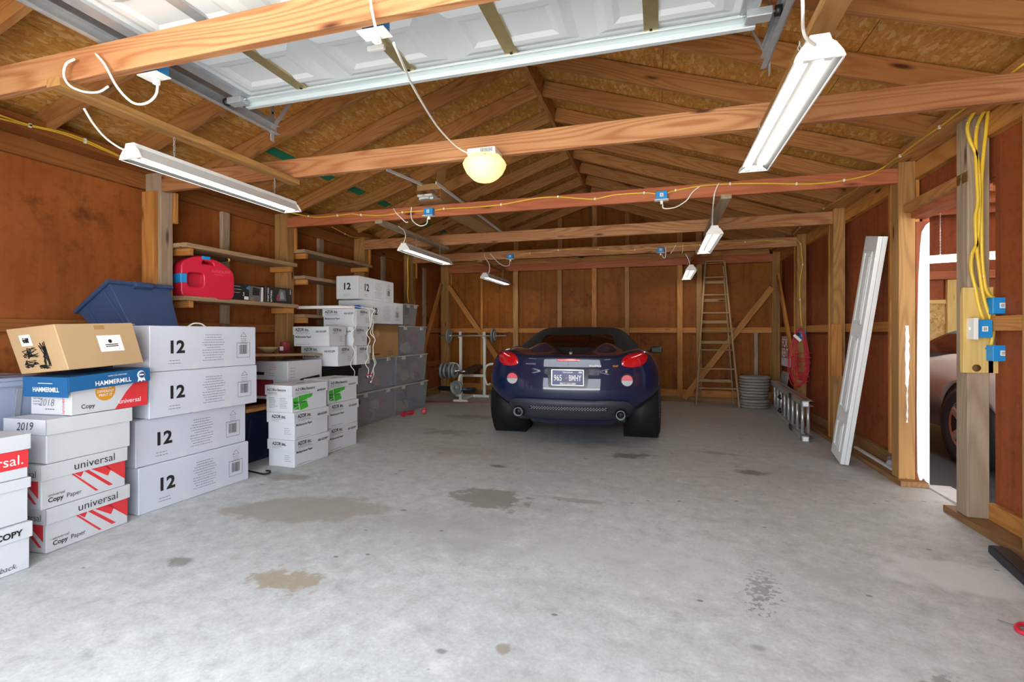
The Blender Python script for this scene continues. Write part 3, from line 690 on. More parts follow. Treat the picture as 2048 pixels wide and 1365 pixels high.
# ---------------------------------------------------------------- cartons
FACES = {'front': lambda L, D, u, v, o: ((u, -o, v), (1, 0, 0)), 'left': lambda L, D, u, v, o: ((-o, D - u, v), (0, -1, 0)), 'right': lambda L, D, u, v, o: ((L + o, u, v), (0, 1, 0))}
class Carton:
    """carton: local x along the front, y into the carton, z up; origin at the front lower left corner"""
    def __init__(s, label, loc, rz, L, D, Hh, m='boxwhite', lid=0, lidm=None, name='carton', group=None, bevel=.004, rot=None, cat='box'):
        s.L, s.D, s.H, s.lid = L, D, Hh, lid
        s.t = T(name, label, cat, loc, rz, group, rot)
        if lid:
            s.body = box('body', (0, 0, 0), (L, D, Hh - .012), M[m], s.t, bevel, seg=1)
            e = .008
            s.lidp = boxes('lid', [((-e, -e, Hh - .006), (L + e, D + e, Hh)), ((-e, -e, Hh - lid), (L + e, -e + .004, Hh - .004)), ((-e, D + e - .004, Hh - lid), (L + e, D + e, Hh - .004)),
                                   ((-e, -e, Hh - lid), (-e + .004, D + e, Hh - .004)), ((L + e - .004, -e, Hh - lid), (L + e, D + e, Hh - .004))], M[lidm or m], s.t, .001)
        else:
            s.body = box('body', (0, 0, 0), (L, D, Hh), M[m], s.t, bevel, seg=1); s.lidp = s.body
    def off(s, v): return .0105 if s.lid and v > s.H - s.lid - .001 else .0016
    def text(s, face, st, u, v, size, m='ink', bold=.0, sx=1.0, al='LEFT', shear=0):
        par = s.lidp if s.lid and v > s.H - s.lid - .001 else s.body
        o, r = FACES[face](s.L, s.D, u, v, s.off(v)); return text(st, size, M[m], par, o, r, (0, 0, 1), bold, al, sx, shear=shear)
    def patch(s, face, poly, m, name='print_patch', lift=0.0):
        mid = sum(p[1] for p in poly) / len(poly)
        par = s.lidp if s.lid and mid > s.H - s.lid else s.body
        off = (.0098 if par is s.lidp and s.lid else .0008) + lift
        vs = [FACES[face](s.L, s.D, u, v, off)[0] for u, v in poly]
        return mobj(name, vs, [tuple(range(len(poly)))], M[m], par)
    def bars(s, face, u, v, wdt, n, dy, m='ink_soft', th=.004, centre=True, name='fine_print', seed=0):
        rr = random.Random(seed + n); vs, fs = [], []
        par = s.lidp if s.lid and v > s.H - s.lid else s.body
        off = (.0102 if par is s.lidp and s.lid else .0014)
        for k in range(n):
            x0 = -wdt / 2 * rr.uniform(.55, 1) if centre else 0; x1 = -x0 if centre else wdt * rr.uniform(.6, 1)
            x = x0; vv = v - k * dy
            while x < x1:
                e = min(x + rr.uniform(.006, .02), x1)
                b = len(vs); vs += [FACES[face](s.L, s.D, u + q, w_, off)[0] for q, w_ in ((x, vv), (e, vv), (e, vv + th), (x, vv + th))]; fs.append((b, b + 1, b + 2, b + 3))
                x = e + .004
        return mobj(name, vs, fs, M[m], par)
    def barcode(s, face, u, v, wdt, hgt, frame=True):
        rr = random.Random(3); vs, fs = [], []
        par = s.body
        x = 0
        while x < wdt:
            e = x + rr.uniform(.002, .005); b = len(vs)
            vs += [FACES[face](s.L, s.D, u + q, w_, .0014)[0] for q, w_ in ((x, v), (e, v), (e, v + hgt), (x, v + hgt))]; fs.append((b, b + 1, b + 2, b + 3)); x = e + rr.uniform(.003, .005)
        mobj('barcode', vs, fs, M['ink'], par)
        if frame:
            a0, a1, b0, b1, th = u - .025, u + wdt + .025, v - .028, v + hgt + .02, .0022; vs, fs = [], []
            for q in ((a0, b0, a1, b0 + th), (a0, b1 - th, a1, b1), (a0, b0, a0 + th, b1), (a1 - th, b0, a1, b1)):
                b = len(vs); vs += [FACES[face](s.L, s.D, x_, y_, .0014)[0] for x_, y_ in ((q[0], q[1]), (q[2], q[1]), (q[2], q[3]), (q[0], q[3]))]; fs.append((b, b + 1, b + 2, b + 3))
            mobj('barcode_frame', vs, fs, M['ink'], par)
def box12(label, loc, rz=R(90), L=.86, D=.34, Hh=.30, side=False, m='boxcool', grp='long white cartons numbered 12'):
    c = Carton(label, loc, rz, L, D, Hh, m, name='long_carton', group=grp)
    c.text('front', '12', .12, Hh * .40, .118, bold=.035, sx=1.05)
    c.bars('front', .17, Hh * .22, .09, 2, .02, seed=3)
    c.bars('front', .47, Hh * .80, .19, 11, .0185, seed=5)
    c.barcode('front', .70, Hh * .30, .075, .07)
    c.bars('front', .738, Hh * .70, .08, 5, .013, th=.003, seed=8)
    tr = [(.71, Hh * .76), (.766, Hh * .76), (.738, Hh * .87)]
    ring = []
    for i in range(3):
        p, q = tr[i], tr[(i + 1) % 3]; a = Vector((p[0], p[1])); b = Vector((q[0], q[1])); d = (b - a).normalized(); n = Vector((-d.y, d.x)) * .0012
        ring.append([(a - n)[:], (b - n)[:], (b + n)[:], (a + n)[:]])
    for q in ring: c.patch('front', q, 'ink', 'triangle_mark', .0006)
    for u in (.30, .56): c.patch('front', [(u, .002), (u + .05, .002), (u + .05, .05), (u, .05)], 'tape', 'tape_piece', .0004)
    boxes('top_flap', [((.004, .006, Hh), (L - .004, D / 2 - .003, Hh + .003)), ((.004, D / 2 + .003, Hh), (L - .004, D - .006, Hh + .003))], M[m], c.t)
    if side:
        c.text('left', '12', D * .3, Hh * .42, .11, bold=.035); c.bars('left', D * .5, Hh * .2, .11, 2, .02, seed=4)
    return c
Z = 0
for i, (dx, dy, rz, lab) in enumerate(((0, 0, 0, 'long white carton marked 12, bottom of the tall left stack, on the floor'), (-.01, -.012, .01, 'long white carton marked 12, second from the floor in the tall left stack'),
                                  (.03, .045, -.012, 'long white carton marked 12, third from the floor in the tall left stack'), (.03, .048, .006, 'long white carton marked 12, topmost of the tall left stack'))):
    c = box12(lab, (-3.185 + dx, 2.36 + dy, .001 + .3055 * i), R(90) + rz - .03)
    if i == 3: tube('handle', [(.40, .16, .303), (.44, .16, .325), (.50, .16, .325), (.54, .16, .303)], .006, M['white_plastic'], c.t, 6, k=4)

def sanstext(c, face, u, v, size, m='ink'): c.text(face, 'universal', u, v, size, m, bold=-.004, sx=1.05)
def universal(label, loc, rz, lidtext=True, plainbox=False):
    c = Carton(label, loc, rz, .45, .29, .236, 'boxwhite', .082, name='copy_paper_carton', group='copy paper cartons at the left edge')
    if plainbox: return c
    L, Hh = .45, .236; b = Hh - .083
    sanstext(c, 'front', .15, Hh - .062, .062)
    c.patch('front', [(.32, b), (.448, b), (.448, .04)], 'red', 'red_wedge'); c.patch('front', [(.25, b), (.33, b), (.365, b - .028), (.345, b - .065)], 'red', 'red_wedge')
    c.patch('front', [(.21, b), (.235, b), (.375, .028), (.35, .028)], 'red', 'red_stripe'); c.patch('front', [(.16, b), (.21, b), (.195, b - .03)], 'red', 'red_wedge')
    c.patch('front', [(.145, b), (.157, b), (.29, .02), (.275, .02)], 'red', 'red_stripe')
    c.text('front', 'universal', .03, .062, .022, 'ink', 0, 1.05); c.text('front', 'Copy', .03, .032, .034, bold=.025); c.text('front', 'Paper', .12, .032, .034)
    sanstext(c, 'left', .085, Hh - .062, .05)
    c.patch('left', [(.16, b), (.27, b), (.27, .06)], 'red', 'red_wedge'); c.patch('left', [(.10, b), (.14, b), (.26, .03), (.24, .03)], 'red', 'red_stripe')
    return c
universal('white copy paper carton with red stripes on the floor, bottom of its stack', (-3.105, 1.815, .001), R(95))
universal('white copy paper carton with red stripes, second in its stack', (-3.10, 1.79, .239), R(94))
c = universal('plain white lidded carton marked 2019 in handwriting', (-3.095, 1.81, .477), R(93), plainbox=True)
text('2019', .06, M['ink'], c.lidp, (-.0105, .20, .236 - .062), (0, -1, .06), (0, .06, 1), -.008, 'LEFT', 1.0, shear=.25)
# universal carton with the blue lid
c = Carton('white and red copy carton under a blue printed lid', (-3.095, 1.925, .716), R(94), .44, .29, .20, 'boxwhite', name='copy_paper_carton')
c.patch('front', [(.24, .0), (.448, .0), (.448, .155), (.36, .15), (.31, .10)], 'red', 'red_wedge')
c.text('front', 'universal', .262, .03, .04, 'whiteprint', .0, 1.0); c.text('front', 'Copy', .05, .03, .034, bold=.01)
circ = [(.185 + .058 * math.cos(6.283 * k / 28), .118 + .058 * math.sin(6.283 * k / 28)) for k in range(28)]
c.patch('front', circ, 'gold', 'gold_disc')
for k, s_ in enumerate(('NEED A', 'DIFFERENT', 'PRINT IT')): c.text('front', s_, .185, .13 - .022 * k, .022, 'whiteprint', 0, .9, 'CENTER')
text('universal', .034, M['red'], c.body, (-.0016, .045, .01), (0, 0, 1), (0, 1, 0), .0)
c.text('left', '2018', .06, .05, .055, 'ink_soft', -.01, shear=.2); c.bars('left', .14, .03, .1, 1, .02, 'ink', seed=2); c.bars('left', .02, .12, .07, 5, .016, centre=False, seed=5)
LDT = T('carton_lid', 'blue carton lid with white lettering under the brown box', 'carton lid', (-3.08, 1.905, .85), R(94), rot=(0, R(-2.5), R(94)))
e = .012
lid = boxes('shell', [((-e, -e, .075), (.462, .302, .081)), ((-e, -e - .004, 0), (.462, -e, .081)), ((-e, .302, .0), (.462, .306, .081)), ((-e - .004, -e, -.03), (-e, .302, .081)), ((.462, -e, 0), (.466, .302, .081))], M['bluelid'], LDT, .001)
text('HAMMERMILL', .037, M['whiteprint'], lid, (.125, -e - .006, .014), (1, 0, 0), (0, 0, 1), .018, 'LEFT', .95)
text('HAMMERMILL', .036, M['whiteprint'], lid, (-e - .006, .23, .0), (0, -1, 0), (0, 0, 1), .018, 'LEFT', .85)
text('PAPER FOR EVERYONE', .011, M['whiteprint'], lid, (.20, -e - .006, .058), (1, 0, 0), (0, 0, 1), .0, 'LEFT', 1)
box('white_rule', (-e - .006, .09, .045), (-e - .004, .19, .048), M['whiteprint'], lid)
ro = lathe('seal_badge', [(.0, -.0015), (.026, -.0015), (.026, 0)], M['whiteprint'], lid, 20, 'y'); ro.location = (.405, -e - .004, .045)
lathe('seal_centre', [(.0, -.0028), (.019, -.0028), (.019, 0)], M['bluelid'], ro, 20, 'y'); box('seal_text', (-.014, -.0035, -.004), (.014, -.002, .004), M['whiteprint'], ro)
prism('seal_ribbon', [(-.018, -.015), (.018, -.015), (.026, -.042), (.008, -.034), (0, -.044), (-.008, -.034), (-.026, -.042)], -.001, 0, M['whiteprint'], ro)
# brown cardboard box
c = Carton('brown cardboard box with a scribbled white label, on the blue lid', (-3.05, 1.885, .972), 0, .44, .33, .25, 'card', name='cardboard_box', rot=(R(-5), R(-2.0), R(95)))
c.patch('front', [(.20, .085), (.34, .085), (.338, .18), (.198, .18)], 'whiteprint', 'paper_label', .0005)
lb = c.patch('front', [(.268 + .011 * math.cos(k * .52), .145 + .011 * math.sin(k * .52)) for k in range(12)], 'ink', 'scribble', .0012)
for v in (.112, .122): c.patch('front', [(.235, v), (.31, v + .002), (.31, v + .007), (.235, v + .005)], 'ink', 'scribble', .0012)
c.patch('left', [(.075, .15), (.15, .15), (.15, .21), (.075, .21)], 'whiteprint', 'paper_label', .0005)
rr = random.Random(4)
for (u, v, a, b_) in ((.113, .18, .025, .016), (.115, .11, .055, .03), (.10, .05, .05, .022), (.21, .10, .022, .07), (.18, .03, .04, .012)):
    ln = []
    for k in range(26): ln.append(FACES['left'](.46, .33, u + rr.uniform(-a, a), v + rr.uniform(-b_, b_), .0022)[0])
    tube('marker_scribble', ln, .0022, M['ink'], c.body, 4)
c.patch('front', [(.20, .215), (.26, .215), (.26, .2395), (.20, .2395)], 'card_dk', 'tape_piece', .0005)
box('top_flap', (.004, .004, .24), (.456, .165, .2435), M['card'], c.t); box('top_flap', (.004, .169, .24), (.456, .326, .2435), M['card'], c.t)

for o in [c.body] + list(c.body.children) + [k for k in c.t.children if k is not c.body]:
    for v in o.data.vertices: v.co.x -= .2 * v.co.z      # the old box has sagged sideways
# leftmost stack
def nearbox(label, z, kind):
    c = Carton(label, (-2.998 - (.012 if kind != 'az' else 0), 1.243, z), R(91), .445, .29, .216 if kind != 'az' else .232, 'boxwhite', .075 if kind != 'plain' else .05, name='copy_paper_carton', group='copy paper cartons at the left edge')
    if kind == 'az':
        c.text('front', 'AZOR inc.', .02, .175, .05, bold=.02); c.text('front', 'AZCOPY', .25, .178, .040, bold=.035); c.text('front', 'has your back.', .195, .022, .036, 'ink', -.006, .95, shear=.25)
    elif kind == 'red':
        c.patch('front', [(.0, .05), (.445, .05), (.445, .139), (.0, .139)], 'red', 'red_band'); c.text('front', 'universal.', .17, .07, .068, 'whiteprint', 0)
    return c
nearbox('white carton lettered AZCOPY on the floor at the left picture edge', .001, 'az')
nearbox('plain white carton between the AZCOPY and red banded cartons at the left edge', .236, 'plain')
nearbox('white carton with a broad red band, topmost at the left picture edge', .454, 'red')

# AZOR cartons
def azor(label, loc, rz, az=False, left=True, right=False, Hh=.238, L=.445, D=.28, plainside=False):
    c = Carton(label, loc, rz, L, D, Hh, 'boxwhite', .088, name='paper_carton', group='AZOR copy paper cartons')
    sides = [('front', L)] + ([('left', D)] if left else []) + ([('right', D)] if right else [])
    for f, wd in sides:
        k = .045 if f == 'front' else .035
        if az:
            c.text(f, 'A-Z Office Resource', .03 if f == 'front' else .02, Hh - .05, .036 if f == 'front' else .030, bold=.02, sx=.8)
            c.bars(f, .03, Hh - .066, wd * .5, 2, .012, centre=False, seed=6)
            if f == 'front':
                c.text(f, 'A20 AZCOPY', .30, Hh - .078, .022, bold=.03, sx=.9); c.text(f, 'Multipurpose', .02, .078, .026, bold=.02); c.text(f, 'Paper', .02, .05, .026, bold=.02)
                for q in ([(.01, .125), (.07, .135), (.075, .06), (.015, .03)], [(.078, .140), (.20, .146), (.185, .10), (.08, .085)], [(.085, .08), (.18, .092), (.20, .03), (.10, .012)], [(.20, .146), (.255, .148), (.245, .118), (.19, .105)], [(.02, .028), (.08, .055), (.09, .02)]):
                    c.patch(f, q, 'greenp', 'green_map_piece')
            else:
                c.bars(f, .03, Hh - .115, .10, 7, .014, centre=False, seed=7); c.bars(f, .15, Hh - .115, .09, 7, .014, centre=False, seed=9)
        else:
            c.text(f, 'AZOR inc.', .03 if f == 'front' else .05, Hh - .048, .046 if f == 'front' else .04, bold=.03, sx=.85)
            c.bars(f, .035 if f == 'front' else .05, Hh - .062, wd * .42, 2, .012, centre=False, seed=3)
            if f == 'front':
                c.text(f, 'A20 AZCOPY', .285, Hh - .062, .027, bold=.035, sx=.85); c.text(f, 'Multipurpose Paper', .02, Hh - .118, .027, bold=.025, sx=.95)
                c.bars(f, .03, .018, .2, 1, .01, centre=False, seed=4)
            else: c.bars(f, wd * .62, .10, .07, 4, .016, centre=False, seed=12)
    box('hand_hole', (L * .40, D * .35, Hh), (L * .6, D * .42, Hh + .001), M['darkhole'], c.lidp) if az else None
    return c
for k in range(2): azor(('AZOR carton on the floor, bottom of the nearest AZOR stack', 'AZOR carton in the middle of the nearest AZOR stack')[k], (-3.02 + .004 * k, 3.58 - .006 * k, .001 + .239 * k), R(88.5 + k))
azor('A-Z Office Resource carton with a green map, top of the nearest AZOR stack', (-3.03, 3.56, .479), R(88), True)
for k in range(2): azor(('AZOR carton on the floor, bottom of the second AZOR stack', 'AZOR carton in the middle of the second AZOR stack')[k], (-3.08 + .006 * k, 4.12, .001 + .239 * k), R(88 - k), left=False)
azor('A-Z Office Resource carton with a green map, top of the second AZOR stack', (-3.085, 4.12, .479), R(87), True)
# upper pile, turned the other way
azor('AZOR carton at the base of the upper pile, over the black tote', (-3.72, 4.53, .815), R(1), right=True, left=False, Hh=.215)
azor('AZOR carton projecting furthest left in the middle of the upper pile', (-3.755, 4.44, 1.032), R(0), right=True, left=False, Hh=.21)
azor('AZOR carton on top of the upper pile', (-3.70, 4.86, 1.244), R(-1), right=True, left=False, Hh=.205)
for k, z in enumerate((.815, 1.03)):
    azor(('AZOR carton behind the base of the upper pile, draped in white cord', 'AZOR carton behind the middle of the upper pile, draped in white cord')[k], (-3.70, 4.84 if k == 0 else 4.78, z), R(1), right=True, left=False, Hh=.212)
# ---------------------------------------------------------------- totes, bins, shelves and what stands on them
def shell(name, L, D, Hh, tap, m, parent, th=.006, rib=True):
    """open tapered tub, origin at bottom centre"""
    def ring(a, b, z): return [(-a, -b, z), (a, -b, z), (a, b, z), (-a, b, z)]
    rings = [ring(L / 2 - tap, D / 2 - tap, 0), ring(L / 2, D / 2, Hh), ring(L / 2 - th, D / 2 - th, Hh), ring(L / 2 - tap - th, D / 2 - tap - th, th)]
    vs = sum(rings, []); fs = [(0, 1, 2, 3), (15, 14, 13, 12)]
    for k in range(3):
        for i in range(4): fs.append((k * 4 + i, k * 4 + (i + 1) % 4, k * 4 + 4 + (i + 1) % 4, k * 4 + 4 + i))
    return mobj(name, vs, fs, m, parent, False, .012, 3)
def tote(label, loc, rot, L, D, Hh, m, lid=None, tap=.05, name='storage_tote', cat='storage bin', group=None):
    t = T(name, label, cat, loc, 0, group, rot)
    b = shell('body', L, D, Hh, tap, M[m], t)
    e = .018
    r_ = boxes('rim', [((-L / 2 - e, -D / 2 - e, Hh - .028), (L / 2 + e, -D / 2, Hh)), ((-L / 2 - e, D / 2, Hh - .028), (L / 2 + e, D / 2 + e, Hh)), ((-L / 2 - e, -D / 2, Hh - .028), (-L / 2, D / 2, Hh)), ((L / 2, -D / 2, Hh - .028), (L / 2 + e, D / 2, Hh))], M[m], t, .004)
    for s_ in (-1, 1): box('handle', (s_ * (L / 2 + .012) - .02, -.07, Hh - .05), (s_ * (L / 2 + .012) + .02, .07, Hh - .005), M[m], r_, .008)
    for s_ in (-1, 1):
        for x in (-.28 * L, .28 * L): board('rib', (x, s_ * (D / 2 - tap + .002), .02), (x, s_ * (D / 2 + .002), Hh - .04), .03, .012, M[m], b, up=(1, 0, 0))
    if lid: 
        l = box('lid', (-L / 2 - e, -D / 2 - e, Hh), (L / 2 + e, D / 2 + e, Hh + .022), M[lid], t, .008)
        box('lid_panel', (-L / 2 + .04, -D / 2 + .04, Hh + .022), (L / 2 - .04, D / 2 - .04, Hh + .03), M[lid], l, .006)
    return t
t = tote('navy blue plastic tote tilted back against the wall beside the red gas can', (-3.70, 2.80, 1.11), (0, R(-33), R(0)), .37, .46, .40, 'navy', tap=.05)
tote('dark tote buried behind the tall stack of 12 cartons, on the floor', (-3.83, 2.66, .0), (0, 0, R(90)), .62, .42, .46, 'navy_dk', 'navy_dk')
tote('dark tote buried behind the tall stack of 12 cartons, upper one', (-3.83, 2.66, .495), (0, 0, R(90)), .62, .42, .46, 'navy_dk', 'navy_dk')
tote('pale blue-grey plastic tote at the left edge behind the paper cartons', (-3.68, 1.72, .50), (0, 0, R(90)), .66, .40, .40, 'clear', 'clear')
M['paleblue'] = plain('pale_blue_plastic', '98a3bd', .4, var=.05)
for o in bpy.data.objects:
    if o.parent and o.parent.get('label', '').startswith('pale blue-grey') and o.data: o.data.materials[0] = M['paleblue']
tote('dark blue tote on the floor under the pale blue-grey tote', (-3.68, 1.72, .0), (0, 0, R(90)), .66, .40, .47, 'navy_dk', 'navy_dk')
t = tote('dark navy tote on the floor between the 12 cartons and the AZOR stack', (-3.68, 3.78, .0), (0, 0, R(90)), .72, .40, .44, 'navy_dk', 'navy_dk')
t = tag(board('loose_plank', (-3.45, 3.42, .50), (-3.45, 4.3, .50), .14, .03, M['rafter'], None, up=(1, 0, 0)), 'brown plank lying on the dark navy tote behind the AZOR cartons', 'board')
tote('black tote under the upper pile of AZOR cartons', (-3.66, 4.87, .38), (0, 0, R(90)), .66, .42, .40, 'black', 'black')
tote('black tote on the floor under another black tote', (-3.66, 4.87, .0), (0, 0, R(90)), .64, .40, .345, 'black', 'black')
# microwave carton
c = Carton('white microwave oven carton with a picture of the oven', (-3.40, 3.94, .53), R(90), .50, .42, .37, 'boxwhite', name='appliance_carton')
c.patch('front', [(.16, .04), (.47, .04), (.46, .21), (.17, .19)], 'ink', 'oven_picture'); c.patch('front', [(.19, .06), (.37, .06), (.36, .175), (.20, .165)], 'ink_soft', 'oven_door_picture', .0006)
c.text('front', 'Microwave', .015, .10, .026, 'ink_soft', .01, .8); c.text('front', 'Oven', .03, .07, .026, 'ink_soft', .01, .8); c.bars('front', .03, .3, .08, 4, .03, centre=False, seed=2)
c.patch('left', [(.0, .03), (.26, .03), (.25, .19), (.0, .19)], 'maroon', 'oven_picture')
c.patch('left', [(.03, .235), (.14, .235), (.145, .262), (.03, .265)], 'darkhole', 'hand_hole'); c.bars('left', .2, .33, .09, 3, .02, 'red', centre=False, seed=6); c.bars('left', .2, .25, .09, 2, .02, centre=False, seed=6)
tag(board('loose_plank', (-3.62, 3.55, .975), (-3.62, 4.5, .945), .36, .022, M['shelfw'], None, up=(1, 0, 0)), 'grey plank carrying the maroon pot above the microwave carton', 'board')
t = T('plant_pot', 'maroon plastic pot with a white price sticker', 'pot', (-3.80, 4.36, .964))
lathe('body', [(.0, 0), (.062, 0), (.048, .105), (.052, .115), (.046, .115), (.042, .1), (.0, .02)], M['maroon'], t, 24); box('price_sticker', (-.01, -.063, .025), (.028, -.054, .068), M['whiteprint'], t)
t = T('bowl', 'shallow beige bowl beside the maroon pot', 'bowl', (-3.84, 4.16, .968)); lathe('body', [(.0, 0), (.04, 0), (.095, .05), (.10, .062), (.094, .06), (.035, .01), (.0, .01)], plain('beige_bowl', 'c9b88c', .4), t, 24)

# clear bins
bc = [('d8333f', .05), ('c9a06a', .06), ('e9e2d6', .07), ('8a2b34', .05), ('d9c59a', .05), ('3d5a8c', .04)]
for k, (h_, _) in enumerate(bc): M['stuff%d' % k] = plain('contents_%d' % k, h_, .5, var=.15)
def bin_(label, y0, y1, z, x1=-3.54, x0=-3.915, Hh=.405, n=5, seed=1):
    t = T('clear_bin', label, 'storage bin', ((x0 + x1) / 2, (y0 + y1) / 2, z), group='clear plastic bins')
    L, D = y1 - y0, x1 - x0
    b = shell('body', D, L, Hh, .03, M['clear'], t, .005)
    box('lid', (-D / 2 - .012, -L / 2 - .012, Hh), (D / 2 + .012, L / 2 + .012, Hh + .018), M['clearlid'], t, .005)
    for e in (-1, 1): box('latch', (D / 2 - .004, e * L * .3 - .04, Hh - .04), (D / 2 + .016, e * L * .3 + .04, Hh + .012), M['clearlid'], t, .004)
    rr = random.Random(seed)
    for k in range(n):
        r_ = rr.uniform(.06, .095); x = rr.uniform(.0, D / 2 - .10); y = rr.uniform(-L / 2 + .15, L / 2 - .15)
        o = lathe('bin_content', [(.0, -r_), (r_ * .55, -r_ * .83), (r_ * .95, -r_ * .25), (r_ * .9, r_ * .4), (r_ * .5, r_ * .85), (.0, r_)], M['stuff%d' % rr.randrange(6)], t, 10)
        o.location = (x, y, r_ + .015 + (.0 if k < n - 2 else .13)); o.rotation_euler = (rr.random() * 3, rr.random() * 3, 0)
    return t
bin_('clear bin on the floor with red things inside, nearer of the bottom row', 5.27, 6.19, 0.0, n=8, seed=3)
bin_('clear bin on the floor, farther of the bottom row', 6.24, 7.22, 0.0, n=8, seed=5)
bin_('clear bin, nearer of the middle row', 5.30, 6.20, .428, n=5, seed=8)
bin_('clear bin, farther of the middle row', 6.25, 7.20, .428, n=6, seed=9)
bin_('clear bin beside the brown cardboard box, top row', 6.31, 7.18, .855, n=7, seed=12)
bin_('small clear bin on the very top, behind the 12 cartons', 6.60, 7.0, 1.284, -3.60, -3.90, .31, n=3, seed=14)
c = Carton('plain brown cardboard carton with faint print, on the clear bins', (-3.50, 5.50, .855), R(90), .72, .45, .435, 'card_dk', name='cardboard_box')
c.bars('front', .4, .30, .22, 9, .02, 'card', centre=False, seed=4); c.bars('front', .04, .035, .2, 1, .02, 'ink', .018, centre=False, seed=1); c.bars('front', .42, .06, .2, 2, .04, 'ink_soft', .02, centre=False, seed=5)
c.patch('front', [(.10, .34), (.19, .38), (.24, .30), (.17, .25)], 'card', 'faint_picture')
box12('long white carton marked 12 on the brown carton, lower of the far pair', (-3.41, 5.29, 1.293), R(90), .90, .40, .285, True, 'boxwhite', None)
box12('long white carton marked 12, uppermost of the far pair', (-3.44, 5.16, 1.585), R(92), .88, .30, .275, True, 'boxwhite', None)
# cord, blue roll and power strip on the upper AZOR pile
t = T('power_strip', 'white power strip lying across the top of the upper AZOR pile', 'power strip', (-3.66, 4.84, 1.452), R(4))
box('body', (-.36, -.03, 0), (.36, .03, .035), M['white_plastic'], t, .008)
for k in range(5): box('socket', (-.1 + .07 * k, -.012, .035), (-.07 + .07 * k, .012, .0365), M['ink_soft'], t)
t = T('plastic_roll', 'bright blue plastic packet on the upper AZOR pile', 'packet', (-3.46, 5.02, 1.452), R(20)); box('body', (-.13, -.04, 0), (.13, .04, .05), plain('blue_packet', '2a63c4', .3), t, .018, True, 3); box('window', (-.05, -.042, .015), (.02, -.03, .04), M['whiteprint'], t, .003)
t = T('string_lights', 'white cord with small hanging bulbs draped down the upper AZOR pile', 'string lights', (-3.25, 5.0, 1.45))
rr = random.Random(5)
for q, (y0, dx) in enumerate(((.02, .01), (.08, .03), (.13, .02), (-.28, .01))):
    pts = [(-.12, y0 - .02, .03), (dx + .03, y0, .0)]; z = 0
    while z > -.72 - .05 * q:
        z -= .07; pts.append((dx + rr.uniform(-.01, .035) + .01, y0 + rr.uniform(-.035, .035), z))
    tube('cord', pts, .0045, M['cord_white'], t, 6, k=4)
    if q < 3:
        e = pts[-1]; bl = lathe('bulb', [(.0, -.03), (.02, -.024), (.024, -.008), (.018, .004), (.0, .008)], M['chrome'], t, 12); bl.location = e
        lathe('bulb_cap', [(.0, .0), (.012, .002), (.010, .02), (.0, .022)], M['redpl'], bl, 10)

# wall shelves
def wshelf(label, y0, y1, z, x1=-3.79, th=.038, brackets=True):
    t = T('wall_shelf', label, 'shelf', (-4.0, y0, z), group='plank shelves between the left posts')
    board('plank', (.062, 0, -th / 2), (.062, y1 - y0, -th / 2), th, .29, M['shelfw'], t)
    if brackets:
        for y in (.07, y1 - y0 - .06): board('bracket', (-.09, y, -th - .03), (x1 + 4.0 - .03, y, -th - .03), .058, .038, M['girt'], t)
    return t
wshelf('upper plank shelf above the red gas can', 3.21, 4.54, 1.935); wshelf('plank shelf carrying the red gas can and black boxes', 3.21, 4.56, 1.487)
wshelf('top plank shelf in the bay beyond, near the roof', 4.66, 6.03, 2.115); wshelf('middle plank shelf in the bay beyond, behind the 12 cartons', 4.66, 6.03, 1.82); wshelf('lowest plank shelf in the bay beyond, by the power strip', 4.66, 6.03, 1.385)

# gas can
def curve_solid(name, outlines, depth, bev, m, parent):
    cu = bpy.data.curves.new(name, 'CURVE'); cu.dimensions = '2D'; cu.fill_mode = 'BOTH'; cu.extrude = depth; cu.bevel_depth = bev; cu.bevel_resolution = 2
    for pl in outlines:
        sp = cu.splines.new('POLY'); sp.points.add(len(pl) - 1); sp.use_cyclic_u = True
        for p, q in zip(sp.points, pl): p.co = (q[0], q[1], 0, 1)
    ob = bpy.data.objects.new(name, cu); COL.objects.link(ob)
    me = bpy.data.meshes.new_from_object(ob.evaluated_get(bpy.context.evaluated_depsgraph_get())); bpy.data.objects.remove(ob)
    me.materials.clear(); me.materials.append(m)
    return new_obj(name, me, parent)
def rnd(pl, r, n=4):
    out = []
    for i, p in enumerate(pl):
        a = Vector(pl[i - 1]); b = Vector(p); c_ = Vector(pl[(i + 1) % len(pl)])
        u = (a - b).normalized() * min(r, (a - b).length * .45); v = (c_ - b).normalized() * min(r, (c_ - b).length * .45)
        for k in range(n + 1):
            q = k / n; out.append(tuple(((b + u) * (1 - q) ** 2 + b * 2 * q * (1 - q) + (b + v) * q * q)[:2]))
    return out
t = T('gas_can', 'red plastic gas can with a black spout on the shelf', 'gas can', (-3.965, 3.27, 1.4885), R(72))
bd = curve_solid('body', [rnd([(0, 0), (.42, 0), (.42, .24), (.30, .32), (.13, .355), (.0, .29)], .05), rnd([(.03, .075), (.18, .075), (.18, .22), (.03, .22)], .045), rnd([(.14, .285), (.27, .275), (.25, .32), (.16, .335)], .012)], .080, .012, M['redpl'], t)
bd.rotation_euler = (R(90), 0, 0)
box('grip_band', (-.016, -.096, .115), (.036, .096, .195), M['blue_pl'], t, .006); box('grip_band', (.155, -.096, .330), (.225, .096, .362), M['blue_pl'], t, .006)
box('inner_recess', (.03, -.02, .075), (.18, .02, .22), plain('red_plastic_recess', 'b01d38', .35), t)
text('GASOLINE', .034, plain('embossed_red', 'e2637a', .4), t, (.235, -.0935, .225), (1, 0, 0), (0, 0, 1), .0)
text('NO-SPILL', .018, plain('embossed_red_small', 'e2637a', .4), t, (.26, -.0935, .20), (1, 0, 0), (0, 0, 1), .0)
